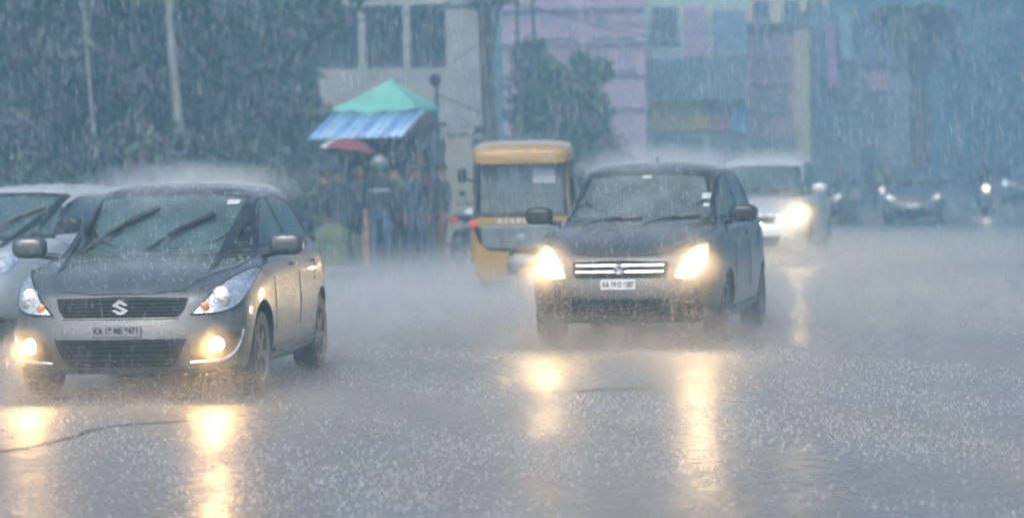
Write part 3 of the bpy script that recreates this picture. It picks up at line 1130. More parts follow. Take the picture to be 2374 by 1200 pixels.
def make_person(label, top_m, leg_m, loc, face=0.0, pose='stand', helmet=None, scale=1.0, group=None, strip=False, arm=None, tilt=0.0):
    """one continuous skinned body; joints in metres, facing local -y"""
    J, E, Rd = [], [], []

    def j(p, r, parent=None):
        J.append(Vector(p)); Rd.append(r)
        if parent is not None: E.append((parent, len(J) - 1))
        return len(J) - 1
    sit = pose in ('ride', 'drive')
    hz = .80 if sit else .93
    pel = j((0, .06 if sit else 0, hz), (.155, .115))
    ln = -.10 if sit else 0.0
    sp = j((0, ln * .4, hz + .20), (.14, .105), pel)
    ch = j((0, ln * .8 + .0, hz + .40), (.165, .115), sp)
    nk = j((0, ln + .01, hz + .555), (.06, .06), ch)
    hd0 = j((0, ln - .005, hz + .62), (.068, .078), nk)
    hd = j((0, ln - .02, hz + .70), (.078, .098), hd0)
    hdt = j((0, ln - .015, hz + .785), (.06, .072), hd)
    tips = []
    for s in (-1, 1):
        sh = j((s * .175, ln * .85 + .01, hz + .475), (.062, .062), ch)
        ps = (arm or {}).get(s)
        if sit:
            el, wr, hnd = (s * .30, ln - .16, hz + .27), (s * .31, ln - .40, hz + .23), (s * .31, ln - .48, hz + .22)
        elif ps == 'up':
            el, wr, hnd = (s * .24, -.12, hz + .28), (s * .17, -.26, hz + .44), (s * .165, -.28, hz + .52)
        elif ps == 'fold':
            el, wr, hnd = (s * .26, -.02, hz + .22), (s * .06, -.19, hz + .26), (s * -.02, -.20, hz + .27)
        else:
            el, wr, hnd = (s * .245, .02, hz + .205), (s * .25, -.06, hz - .03), (s * .248, -.085, hz - .115)
        e = j(el, (.043, .043), sh)
        w = j(wr, (.027, .027), e)
        h = j(hnd, (.034, .022), w)
        d = (Vector(hnd) - Vector(wr)).normalized()
        side = d.cross(Vector((0, 1, 0) if abs(d.y) < .8 else (0, 0, 1))).normalized()
        for q, ln_ in ((-.028, .055), (-.01, .068), (.01, .072), (.028, .06)):
            k = j(Vector(hnd) + side * q + d * ln_ * .6, (.009, .009), h)
            j(Vector(hnd) + side * q * 1.1 + d * ln_ + Vector((0, -.018, 0)), (.008, .008), k)
        j(Vector(hnd) + side * .05 * s - d * .005, (.010, .010), h)
        hp = j((s * .09, .03 if sit else 0, hz - .07), (.095, .095), pel)
        if sit:
            kn, an, toe = (s * .17, -.36, hz - .12), (s * .17, -.22, .32), (s * .17, -.38, .29)
            if pose == 'drive':
                kn, an, toe = (s * .13, -.42, hz + .04), (s * .12, -.74, hz - .22), (s * .12, -.86, hz - .16)
        else:
            st = .05 if s > 0 else -.02
            kn, an, toe = (s * .11, -.02 - st, .50), (s * .115, .03 - st * .3, .085), (s * .135, -.13 - st * .3, .035)
        k = j(kn, (.062, .062), hp)
        a = j(an, (.042, .042), k)
        j(toe, (.045, .032), a)
    me = bpy.data.meshes.new('person')
    me.from_pydata([v * scale for v in J], E, [])
    tmp = bpy.data.objects.new('tmp', me)
    COL.objects.link(tmp)
    md = tmp.modifiers.new('skin', 'SKIN')
    md.use_smooth_shade = True
    if not me.skin_vertices:
        raise RuntimeError('no skin layer')
    for i, v in enumerate(me.skin_vertices[0].data):
        v.radius = (Rd[i][0] * scale, Rd[i][1] * scale)
        v.use_root = i == 0
    sb = tmp.modifiers.new('sub', 'SUBSURF')
    sb.levels = sb.render_levels = 1
    dg = bpy.context.evaluated_depsgraph_get()
    out = bpy.data.meshes.new_from_object(tmp.evaluated_get(dg))
    bpy.data.objects.remove(tmp)
    for mm in (top_m, leg_m, SKIN, BLACK):
        out.materials.append(mm)
    zn = (hz + .545) * scale
    hands = [J[i] * scale for i in range(len(J)) if Rd[i] == (.034, .022)]
    for p in out.polygons:
        c = p.center
        if c.z > zn: i = 2
        elif min((c - h).length for h in hands) < .10 * scale: i = 2
        elif c.z < .10 * scale and not sit: i = 3
        elif sit and c.z < .36 * scale: i = 3
        elif c.z < (hz + .02) * scale and abs(c.x) < .21 * scale: i = 1
        else: i = 0
        p.material_index = i
    out.shade_smooth()
    o = link('person', out)
    o.location = loc
    o.rotation_euler = (tilt, 0, face)
    tag(o, label, 'person', group)
    c = J[hd] * scale
    if helmet:
        hb_ = MB()
        hb_.ball(c + Vector((0, .012, .03)) * scale, Vector((.135, .155, .145)) * scale, 18, 12)
        h_ = hb_.build('helmet', helmet, o, smooth=True)
        vb = MB()
        vb.ball(c + Vector((0, -.05, .0)) * scale, Vector((.112, .115, .062)) * scale, 16, 8, None, .8)
        vb.build('visor', GLASS, h_, smooth=True)
    else:
        hb_ = MB()
        hb_.ball(c + Vector((0, .022, .042)) * scale, Vector((.090, .105, .092)) * scale, 16, 10)
        hb_.build('hair', HAIR, o, smooth=True)
        fb = MB()
        fb.ball(c + Vector((0, -.108, -.005)) * scale, Vector((.013, .02, .022)) * scale, 8, 6)
        fb.build('nose', SKIN, o, smooth=True)
        for s in (-1, 1):
            MB().ball(c + Vector((s * .034, -.088, .022)) * scale, Vector((.013, .012, .009)) * scale, 8, 6).build('eye', HAIR, o, smooth=True)
            MB().ball(c + Vector((s * .084, .008, .0)) * scale, Vector((.014, .026, .034)) * scale, 8, 6).build('ear', SKIN, o, smooth=True)
        MB().ball(c + Vector((0, -.095, -.048)) * scale, Vector((.026, .010, .008)) * scale, 8, 6).build('mouth', mat('lips', (0.16, 0.06, 0.05), rough=.5), o, smooth=True)
    if strip:
        b = MB()
        pts = [(math.cos(a) * .185 * scale, (math.sin(a) * .135 + ln * .6) * scale, (hz + .30) * scale) for a in np.linspace(0, 2 * math.pi, 25)]
        for p, q in zip(pts, pts[1:]):
            v = b.verts([p, q, (q[0], q[1], q[2] + .045 * scale), (p[0], p[1], p[2] + .045 * scale)])
            b.face(v)
        b.build('reflective_band', STICKER, o)
    return o
# ------------------------------------------------------------------ auto rickshaw, motorcycles
YELLOW = mat('rickshaw_yellow', (0.34, 0.205, 0.045), rough=0.45, coat=0.5, var=0.1, wet=0.3, dirt=(0.30, 0.20, 0.08))
DKGREEN = mat('rickshaw_dark', (0.035, 0.045, 0.045), rough=0.4, coat=0.3, wet=0.2)
GREYAPRON = mat('rickshaw_grey', (0.13, 0.155, 0.18), rough=0.4, coat=0.3, wet=0.2, dirt=(0.1, 0.09, 0.08))
WOODY = mat('pillar_brown', (0.14, 0.10, 0.06), rough=.5)
CLEAR = mat('thin_windscreen', (0.26, 0.31, 0.33), rough=0.06, alpha=0.34, spec=0.8, wet=0.2)


def make_rickshaw(loc, yaw):
    r = empty('auto_rickshaw', loc, yaw)
    tag(r, 'yellow three wheeled auto rickshaw with a big upright windscreen', 'auto rickshaw')
    # canopy hood: rounded roof over the frame
    b = MB()
    rings = []
    for y, hw, z, dr in ((.10, .44, 1.755, .05), (.13, .53, 1.80, .085), (.22, .585, 1.84, .115), (.34, .60, 1.865, .13), (.9, .62, 1.89, .13), (1.6, .62, 1.88, .13), (2.1, .60, 1.80, .08)):
        pr = []
        for k in range(15):
            a = math.pi * k / 14
            x = -math.cos(a)
            pr.append((math.copysign(abs(x) ** .55, x) * hw, y, z - dr + math.sin(a) ** .6 * dr))
        rings.append(b.verts([(-hw, y, z - dr - .085)] + pr + [(hw, y, z - dr - .085)]))
    for p, q in zip(rings, rings[1:]):
        for k in range(len(p) - 1): b.face([p[k], p[k + 1], q[k + 1], q[k]])
        b.face([p[-1], p[0], q[0], q[-1]])
    b.face(rings[0]); b.face(rings[-1][::-1])
    b.build('canopy', YELLOW, r, smooth=True)
    # side curtains and rear wall of the cabin
    MB().span((-.62, 2.06, .45), (.62, 2.11, 1.15)).build('rear_wall', YELLOW, r)
    MB().span((-.60, 2.03, 1.15), (-.35, 2.09, 1.72)).span((.35, 2.03, 1.15), (.60, 2.09, 1.72)).span((-.35, 2.03, 1.15), (.35, 2.09, 1.25)).span((-.35, 2.03, 1.60), (.35, 2.09, 1.72)).build('rear_curtain', DKGREEN, r)
    for s in (-1, 1):
        f = MB()
        f.tube([(s * .575, .20, .98), (s * .55, .27, 1.35), (s * .53, .30, 1.72)], .028, 8)
        f.build('windscreen_pillar', WOODY if s > 0 else DKGREEN, r, smooth=True)
        for y in (1.15, 2.05):
            MB().tube([(s * .62, y, .55), (s * .605, y, 1.72)], .022, 8).build('side_post', DKGREEN, r, smooth=True)
        MB().span((s * .585, .30, .42), (s * .63, 2.08, .86)).build('side_panel', YELLOW, r, bevel=.01)
        MB().span((s * .60, 1.3, 1.05), (s * .625, 2.06, 1.72)).build('side_curtain', DKGREEN, r)
        # rear wheel with its tyre showing below the body
        M = Matrix.Rotation(R(90), 4, 'Y')
        tb = MB()
        tb.lathe([(.12, -.055), (.19, -.055), (.215, -.03), (.215, .03), (.19, .055), (.12, .055)], M, 24, closed=True)
        w = tb.build('wheel', RUBBER, r, smooth=True, loc=(s * .54, 1.72, .215))
        MB().lathe([(0, -.045), (.13, -.045), (.13, .045), (0, .045)], M, 20).build('rim', GREYAPRON, w)
        mo = MB().tube([(s * .56, .22, 1.40), (s * .68, .16, 1.46)], .012, 6).build('mirror_arm', BLACK, r)
        MB().ball((s * .715, .15, 1.49), (.055, .022, .095), 12, 8, None, .6).build('mirror', BLACK, mo, smooth=True)
        MB().ball((s * .60, .26, .90), (.05, .04, .06), 10, 8).build('indicator_lamp', REDLENS if s < 0 else AMBER, r, smooth=True)
    # windscreen, its frame and the band below
    MB().span((-.50, .255, 1.03), (.50, .262, 1.68)).build('windscreen', CLEAR, r)
    fr = MB()
    fr.span((-.555, .235, 1.66), (.555, .285, 1.735)).span((-.545, .22, .985), (.545, .275, 1.035))
    fr.build('windscreen_frame', DKGREEN, r, bevel=.006)
    MB().box((.27, .246, 1.47), (.27, .004, .17)).build('windscreen_sticker', mat('faded_sticker', (.42, .46, .50), rough=.5), r)
    ba = MB().box((0, .20, .93), (1.15, .05, .095))
    bo = ba.build('front_band', YELLOW, r, bevel=.006)
    lt = MB()
    x = -.27
    for w in (.07, .045, .06, .07, .04, .065, .05, .06):
        lt.box((x, .172, .93), (w * .72, .005, .055))
        x += .075
    tag(lt.build('band_lettering', STICKER, bo), kind='stuff')
    MB().box((0, .165, .868), (1.05, .02, .022)).build('trim_strip', CHROME, r)
    # apron: grey upper shield, yellow legs, pale mudguard over the single front wheel
    b = MB()
    prof = [(.50, .86), (.50, .68), (.44, .60), (-.44, .60), (-.50, .68), (-.50, .86)]
    b.prism(prof, .14, .22)
    b.build('front_shield', GREYAPRON, r, bevel=.015)
    for s in (-1, 1):
        b = MB()
        b.prism([(s * .515, .66), (s * .58, .80), (s * .585, .30), (s * .48, .20), (s * .20, .22), (s * .16, .56), (s * .40, .585)], .17, .30)
        b.build('lower_panel', YELLOW, r, bevel=.015)
    b = MB()
    b.ball((0, .10, .44), (.20, .18, .10), 18, 10)
    b.build('mudguard', mat('pale_mudguard', (0.20, 0.23, 0.25), rough=.45, wet=.2), r, smooth=True)
    MB().ball((0, .10, .70), (.09, .05, .09), 16, 10).build('headlight', GREYAPRON, r, smooth=True)
    M = Matrix.Rotation(R(90), 4, 'Y')
    tb = MB()
    tb.lathe([(.12, -.05), (.19, -.05), (.21, -.025), (.21, .025), (.19, .05), (.12, .05)], M, 24, closed=True)
    w = tb.build('wheel', RUBBER, r, smooth=True, loc=(0, .16, .21))
    MB().lathe([(0, -.04), (.13, -.04), (.13, .04), (0, .04)], M, 20).build('rim', GREYAPRON, w)
    MB().span((-.55, .3, .28), (.55, 2.0, .36)).build('floor_pan', WELL, r)
    MB().span((-.50, 1.55, .36), (.50, 1.98, .78)).span((-.50, 1.86, .78), (.50, 2.0, 1.20)).build('passenger_seat', mat('seat_vinyl', (.05, .055, .06), rough=.5), r, bevel=.02)
    MB().span((-.22, .95, .36), (.22, 1.2, .74)).build('driver_seat', MATS['seat_vinyl'], r, bevel=.02)
    hb_ = MB()
    hb_.tube([(0, .30, .55), (0, .42, .98)], .022, 8).tube([(-.30, .50, 1.02), (0, .42, 1.0), (.30, .50, 1.02)], .014, 8)
    hb_.build('handlebar', BLACK, r, smooth=True)
    return r


def make_motorcycle(label, paint, loc, yaw, lamp=None, group=None, cat='motorcycle'):
    r = empty('motorcycle', loc, yaw)
    tag(r, label, cat, group)
    M = Matrix.Rotation(R(90), 4, 'Y')
    for y in (.0, 1.28):
        b = MB()
        b.lathe([(.235, -.045), (.28, -.048), (.30, -.02), (.30, .02), (.28, .048), (.235, .045)], M, 28, closed=True)
        w = b.build('wheel', RUBBER, r, smooth=True, loc=(0, y, .30))
        rb_ = MB()
        rb_.lathe([(.22, -.03), (.24, -.03), (.24, .03), (.22, .03)], M, 28, closed=True)
        for k in range(5):
            Rm = M.to_3x3() @ Matrix.Rotation(2 * math.pi * k / 5, 3, 'Z')
            rb_.box(Rm @ Vector((.12, 0, 0)), (.22, .03, .02), Rm)
        rb_.lathe([(0, -.06), (.04, -.06), (.04, .06), (0, .06)], M, 12)
        rb_.build('rim', ALLOY, w)
    f = MB()
    for s in (-1, 1):
        f.tube([(s * .085, .0, .30), (s * .085, .22, .92)], .02, 8)
    f.box((0, .20, .90), (.22, .06, .04))
    f.build('front_fork', CHROME, r, smooth=True)
    MB().ball((0, .02, .60), (.075, .25, .05), 12, 8).build('mudguard', paint, r, smooth=True)
    h = MB()
    h.tube([(-.36, .42, 1.02), (-.20, .28, 1.02), (0, .22, .98), (.20, .28, 1.02), (.36, .42, 1.02)], .014, 8)
    h.build('handlebar', BLACK, r, smooth=True)
    for s in (-1, 1):
        a = MB().tube([(s * .22, .28, 1.02), (s * .30, .24, 1.16)], .008, 6).build('mirror_stalk', BLACK, r)
        MB().ball((s * .33, .23, 1.19), (.065, .018, .042), 12, 8).build('mirror', BLACK, a, smooth=True)
        MB().ball((s * .17, .14, .84), (.035, .03, .025), 8, 6).build('indicator', AMBER, r, smooth=True)
    MB().ball((0, .10, .88), (.14, .11, .16), 16, 10, None, .8).build('front_cowl', paint, r, smooth=True)
    lo = MB().ball((0, .0, .84), (.095, .05, .095), 18, 12).build('headlight', lamp[0] if lamp else REFLECT, r, smooth=True)
    if lamp and lamp[1]:
        add_lamp(r, Vector((0, -.10, .84)), *lamp[1])
    MB().ball((0, .58, .82), (.15, .27, .13), 16, 10, None, .8).build('fuel_tank', paint, r, smooth=True)
    MB().ball((0, 1.08, .80), (.14, .38, .06), 14, 8, None, .7).build('seat', MATS['seat_vinyl'], r, smooth=True)
    MB().ball((0, .62, .46), (.16, .22, .18), 14, 9, None, .7).build('engine', GREYAPRON, r, smooth=True)
    fm = MB()
    fm.tube([(0, .25, .86), (0, .45, .30), (0, 1.28, .30), (0, 1.0, .72), (0, .3, .80)], .022, 8)
    fm.tube([(.13, .45, .28), (.15, 1.0, .30), (.16, 1.55, .38)], [.025, .03, .045], 8)
    fm.build('frame', BLACK, r, smooth=True)
    MB().ball((0, 1.50, .76), (.08, .05, .06), 10, 8).build('tail_lamp', REDLENS, r, smooth=True)
    MB().box((0, -.03, .70), (.20, .01, .06)).build('number_plate', PLATE, r)
    return r


MATS.get('seat_vinyl') or mat('seat_vinyl', (.05, .055, .06), rough=.5)
make_rickshaw(ground_at(1213, 34.4), R(-2))
khaki = cloth('khaki_shirt', (0.20, 0.18, 0.12))
darkcloth = cloth('dark_raincoat', (0.022, 0.028, 0.036))
navy = cloth('navy_trousers', (0.03, 0.045, 0.085))
bluecoat = cloth('blue_trousers', (0.05, 0.09, 0.19))
maroon = cloth('maroon_sarong', (0.16, 0.06, 0.06))
olive = cloth('olive_shirt', (0.10, 0.12, 0.08))
rk = ground_at(1213, 34.4)
make_person('driver in a khaki shirt seated at the rickshaw handlebar', khaki, darkcloth, rk + Vector((.10, .98, -.02)), R(-2), 'ride', None, .93)
BIKES = 'motorcycles coming down the wet road'
bp_ = ground_at(2287, 84)
make_motorcycle('motorcycle with a round bright headlight at the far right', DKGREEN, bp_, R(-6), (lit('bike_lamp_lit', (1.0, 0.78, 0.50), 3.2), (14, (1, .85, .62), 120, 4)), BIKES)
make_person('rider in dark raincoat on the motorcycle with bright headlight', darkcloth, navy, bp_ + Vector((.09, .86, .02)), R(-6), 'ride', HELMET_B, 1.05)
bp_ = ground_at(2048, 84)
make_motorcycle('motorcycle half hidden behind the small grey blue car', black_paint, bp_, R(-6), (lit('bike_lamp_dim', (1.0, 0.74, 0.66), 1.0), None), BIKES)
make_person('rider in olive jacket passing behind the small grey blue car', olive, navy, bp_ + Vector((.09, .86, .02)), R(-6), 'ride', HELMET_B, 1.05)
bp_ = ground_at(2331, 108)
make_motorcycle('scooter sized motorcycle with pale dim lamp beside the right edge', black_paint, bp_, R(-6), (lit('bike_lamp_pale', (0.7, 0.95, 1.0), 1.2), None), BIKES)
make_person('rider in navy clothes beside the right edge', navy, navy, bp_ + Vector((.09, .86, .02)), R(-6), 'ride', HELMET_B, 1.0)

# drivers seen through the glass of the two nearest cars
for nm, base, yaw, x, zz, shirt, lb in (('a', ground_at(279, 19.3), R(-6.0), -.36, -.325, olive, 'driver in an olive shirt at the wheel of the grey hatchback with fog lamps'),
                                       ('b', ground_at(1436, 24.3), YAW, -.36, -.24, khaki, 'driver in a pale shirt at the wheel of the hatchback with chrome bars')):
    q = Vector((x, 2.0, zz)); q.rotate(Matrix.Rotation(yaw, 3, 'Z'))
    make_person(lb, shirt, navy, base + q, yaw, 'drive', None, .97)
# ------------------------------------------------------------------ roadside kiosk and what stands round it
TEAL = mat('teal_tarpaulin', (0.12, 0.40, 0.34), rough=0.4, var=0.15, scale=3, bump=0.5, bscale=5, wet=0.2)
BLUESHEET = mat('blue_sheet', (0.11, 0.25, 0.52), rough=0.3, var=0.25, scale=2.5, coat=0.3)
BLUESHEET2 = mat('blue_sheet_worn', (0.22, 0.40, 0.64), rough=0.35, var=0.2, scale=3, coat=0.3)
WOOD = mat('weathered_wood', (0.14, 0.085, 0.055), rough=0.6, var=0.3, scale=8, bump=0.3)
POST = mat('pale_wood', (0.30, 0.26, 0.19), rough=0.6, var=0.2, scale=8)
KWALL = mat('kiosk_wall', (0.20, 0.21, 0.24), rough=0.5, var=0.2, scale=3, dirt=(0.1, 0.09, 0.08))
kp = ground_at(893, 46.6)
kio = empty('roadside_kiosk', kp, R(-24))
tag(kio, 'small kiosk with teal peaked roof over a blue corrugated awning', 'kiosk')
b = MB()
apex = Vector((.0, .34, 3.08))
crn = [Vector(v) for v in ((-.86, -.10, 2.62), (.66, -.10, 2.62), (.66, .78, 2.62), (-.86, .78, 2.62))]
for i in range(4):                       # each slope of the tarpaulin sags between its ridges and ripples a little
    p, q = crn[i], crn[(i + 1) % 4]
    rows = []
    for u in range(8):
        row = []
        for w in range(9):
            e = p.lerp(q, w / 8)
            c = apex.lerp(e, u / 7)
            mid = math.sin(math.pi * w / 8)
            sag = .045 * math.sin(math.pi * u / 7) * (.4 + mid) + (.035 * mid if u == 7 else 0) + (.012 * math.sin(w * 2.4 + i) * mid * u / 7)
            row.append(c - Vector((0, 0, sag)))
        rows.append(b.verts(row))
    rows.append(b.verts([v.co - Vector((0, 0, .055 + .012 * math.sin(k * 2.1))) for k, v in enumerate(rows[-1])]))
    for r0, r1 in zip(rows, rows[1:]):
        for w in range(8): b.face([r0[w], r0[w + 1], r1[w + 1], r1[w]])
b.build('roof', TEAL, kio, smooth='all')
for k in range(12):           # corrugated awning, one rib at a time
    x0 = -.90 + k * .1425
    b = MB()
    n = 6
    prev = None
    for i in range(n + 1):
        a = math.pi * i / n
        x = x0 + .1425 * i / n
        dz = math.sin(a) * .026
        col = b.verts([(x, -.04, 2.545 + dz), (x - .02, -.92, 2.10 + dz + rng.uniform(-.004, .004))])
        if prev: b.face([prev[0], col[0], col[1], prev[1]])
        prev = col
    o = b.build('awning_sheet', BLUESHEET2 if k % 3 else BLUESHEET, kio, smooth='all')
    sm = o.modifiers.new('thick', 'SOLIDIFY')
    sm.thickness = .006
b = MB()
b.span((-.80, .70, 0), (.62, .74, 2.55))
b.build('back_wall', KWALL, kio)
b = MB()
b.span((.58, .05, 0), (.62, .69, .95)).span((.58, .05, 1.95), (.62, .69, 2.55)).span((.58, .5, .95), (.62, .69, 1.95))
b.build('side_wall', KWALL, kio)
MB().span((-.80, .05, 0), (-.76, .69, 2.55)).build('side_wall', KWALL, kio)
for (x, y, m_) in ((-.80, .0, WOOD), (.64, .0, POST), (.18, -.45, WOOD)):
    MB().tube([(x, y, 0), (x, y, 2.55 if y > -.2 else 2.30)], .035, 8).build('post', m_, kio, smooth=True)
MB().span((-.76, -.12, .88), (.57, .30, .93)).build('counter', WOOD, kio)
MB().span((-.76, .0, .0), (.57, .03, .88)).build('counter_front', mat('counter_blue', (0.06, 0.09, 0.15), rough=.5, dirt=(.06, .05, .04)), kio)
for z in (1.3, 1.65, 2.0):
    sh = MB().span((-.74, .52, z), (.56, .69, z + .025)).build('shelf', WOOD, kio)
b = MB()
b.prism([(-.92, 2.12), (0, 2.56), (0, 2.30), (-.10, 2.28)], .78, .81, axis='x')
b.build('awning_bracket', WOOD, kio)
MB().span((-.86, -.03, 2.36), (.66, .02, 2.54)).build('fascia_board', WOOD, kio)
MB().span((.63, .0, 2.30), (.80, .75, 2.36)).build('side_board', WOOD, kio)
GOODS = [mat('goods_%s' % n, c, rough=.4) for n, c in (('red', (.4, .05, .05)), ('green', (.08, .25, .1)), ('cream', (.6, .55, .4)), ('blue', (.08, .15, .4)), ('orange', (.6, .25, .05)))]
for z, sh_ in ((1.325, 'lowest'), (1.675, 'middle'), (2.025, 'top')):
    for k, cn in enumerate(('red', 'green', 'cream', 'blue', 'orange')):
        p = Vector((-.62 + k * .27 + rng.uniform(-.05, .05), .60, z))
        p.rotate(Matrix.Rotation(R(-24), 3, 'Z'))
        jb = MB().lathe([(.055, 0), (.06, .02), (.06, .17), (.03, .20), (.035, .23)], None, 12)
        j_ = jb.build('jar', GOODS[k], None, smooth=True, loc=kp + p)
        tag(j_, f'small {cn} jar standing on the {sh_} shelf of the kiosk', 'jar', 'jars on the kiosk shelves')


def local(x, y, z=0):
    p = Vector((x, y, z))
    p.rotate(Matrix.Rotation(R(-24), 3, 'Z'))
    return kp + p


SHELTER = 'people sheltering from the rain at the kiosk'
pa = ground_at(790, 45.0)
make_person('person in dark clothes standing under the red umbrella', darkcloth, navy, pa, R(150), 'stand', None, .97, SHELTER, arm={-1: 'up'})
make_person('person in white helmet and dark jacket with a pale band', darkcloth, bluecoat, ground_at(884, 45.3), R(170), 'stand', HELMET_W, 1.02, SHELTER, strip=True)
make_person('person in navy top between the umbrella and the white helmet', navy, darkcloth, ground_at(838, 45.9), R(30), 'stand', None, .96, SHELTER, arm={1: 'fold', -1: 'fold'})
make_person('person in maroon wrap leaning at the right kiosk corner', darkcloth, maroon, ground_at(1026, 46.2), R(-60), 'stand', None, .97, SHELTER)
make_person('person in khaki shirt behind the kiosk counter', khaki, navy, local(.15, .38), R(-20), 'stand', None, .98, SHELTER)
make_person('person in olive shirt half hidden behind the white helmet', olive, darkcloth, ground_at(918, 45.8), R(200), 'stand', None, 1.0, SHELTER)
make_person('person in dark coat just left of the umbrella holder', darkcloth, olive, ground_at(757, 45.7), R(120), 'stand', None, .95, SHELTER, arm={1: 'fold', -1: 'fold'})
make_person('person in navy clothes beside the pale kiosk post', navy, navy, ground_at(962, 45.6), R(40), 'stand', None, .96, SHELTER)
make_person('shorter person in olive top between helmet and banded post', olive, navy, ground_at(862, 46.0), R(60), 'stand', None, .90, SHELTER)
# red umbrella
u = empty('umbrella', pa + Vector((.16, -.22, 1.93)), R(20))
u.rotation_euler = (R(-6), R(8), 0)
tag(u, 'red umbrella with a dark half held beside the kiosk', 'umbrella')
REDC = mat('red_umbrella_cloth', (0.20, 0.035, 0.05), rough=.6, var=.2)
DARKC = mat('dark_umbrella_cloth', (0.035, 0.02, 0.03), rough=.6)
for k in range(8):
    b = MB()
    a0, a1 = 2 * math.pi * k / 8, 2 * math.pi * (k + 1) / 8
    ra = []
    for t, z in ((0, .16), (.3, .145), (.6, .09), (.85, .01), (1, -.07)):
        e = []
        for q in range(5):
            a = a0 + (a1 - a0) * q / 4
            sag = .05 * t * math.sin(math.pi * q / 4)
            e.append((math.cos(a) * .47 * t * (1 - sag * .6), math.sin(a) * .47 * t * (1 - sag * .6), z + sag * .5))
        ra.append(b.verts(e))
    for p, q in zip(ra, ra[1:]):
        for i in range(4): b.face([p[i], p[i + 1], q[i + 1], q[i]])
    b.build('canopy_panel', DARKC if k in (0, 1, 2) else (STICKER if k == 4 else REDC), u, smooth='all')
MB().tube([(0, 0, .20), (0, 0, -.55)], .009, 6).build('shaft', CHROME, u)
MB().tube([(0, 0, -.55), (0, 0, -.62), (.03, 0, -.66), (.06, 0, -.62)], .014, 6).build('handle', BLACK, u)
# striped post, sacks, parked two-wheelers
sp_ = empty('striped_post', ground_at(851, 44.6))
tag(sp_, 'dull orange banded post standing before the kiosk', 'post')
OR = mat('orange_band', (0.20, 0.085, 0.05), rough=.5)
OR2 = mat('pale_band', (0.22, 0.15, 0.115), rough=.5)
for k in range(8):
    MB().lathe([(.062 - k * .002, 0), (.062 - k * .002, .105), (.058 - k * .002, .115)], Matrix.Translation((0, 0, .06 + k * .115)), 14).build('band', OR if k % 2 else OR2, sp_, smooth=True)
MB().lathe([(.14, 0), (.13, .04), (.07, .06)], None, 14).build('base', BLACK, sp_)
SACK = mat('green_sack', (0.10, 0.12, 0.07), rough=.8, var=.3, bump=.6, bscale=10)
for i, (px, Z, sx, sz, lb) in enumerate(((775, 44.9, .30, .40, 'bulging olive sack nearest the grey hatchback'), (815, 45.2, .24, .32, 'smaller olive sack between the big sack and the banded post'))):
    b = MB()
    b.ball((0, 0, sz * .96), (sx, sx * .8, sz), 16, 12, None, .75)
    b.tube([(0, 0, sz * 1.85), (0.02, 0, sz * 2.05)], [.10, .13], 10)
    o = b.build('sack', SACK, None, smooth=True, loc=ground_at(px, Z))
    tag(o, lb, 'sack', 'olive sacks beside the kiosk')
make_motorcycle('parked motorcycle under the red umbrella seen from the front', DKGREEN, ground_at(772, 46.0), R(-8), None, 'motorcycles parked at the kiosk')
make_motorcycle('white parked motorcycle at the right of the kiosk', white_paint, ground_at(1128, 48.2), R(160), None, 'motorcycles parked at the kiosk')
# ------------------------------------------------------------------ pavement and kerb stones along the left road edge
kd = Vector((math.sin(R(12.3)), math.cos(R(12.3)), 0))
kn = Vector((-kd.y, kd.x, 0))
k0 = ground_at(872, 44.2)
pv = MB()
a, c = k0 - kd * 30, k0 + kd * 130
v = [a + kn * .16, c + kn * .16, c + kn * 9, a + kn * 9]
pv.prism([(p.x, p.y) for p in v], -.01, .10, axis='z')
pav = pv.build('pavement', PAVE)
tag(pav, kind='structure')
pav.location.z = 0
kst = None
for i in range(60):
    p = k0 + kd * (-8 + i * .92)
    if kst is None:
        kst = MB().box((0, 0, .055), (.15, .90, .13)).build('kerb_stone', KERB, pav, bevel=.012)
        o = kst
    else:
        o = kst.copy(); COL.objects.link(o)
    o.location = p + kn * .08 + Vector((0, 0, rng.uniform(-.006, .006)))
    o.rotation_euler = (0, 0, R(-12.3) + rng.uniform(-.01, .01))

# ------------------------------------------------------------------ vegetation
LEAF = [mat('leaf_dark', (0.030, 0.052, 0.032), rough=.5, var=.4, scale=1.3), mat('leaf_mid', (0.055, 0.088, 0.045), rough=.5, var=.4, scale=1.5),
        mat('leaf_pale', (0.085, 0.115, 0.06), rough=.5, var=.4, scale=1.5)]
BARK = mat('bark', (0.10, 0.085, 0.07), rough=.7, var=.3, bump=.6, bscale=12)
PALEBARK = mat('pale_bark', (0.22, 0.22, 0.21), rough=.6, var=.25, scale=4)
FLOWER = mat('red_flowers', (0.11, 0.035, 0.05), rough=.5, var=.4, scale=3)
FLOWER2 = mat('purple_flowers', (0.07, 0.04, 0.10), rough=.5, var=.4, scale=3)


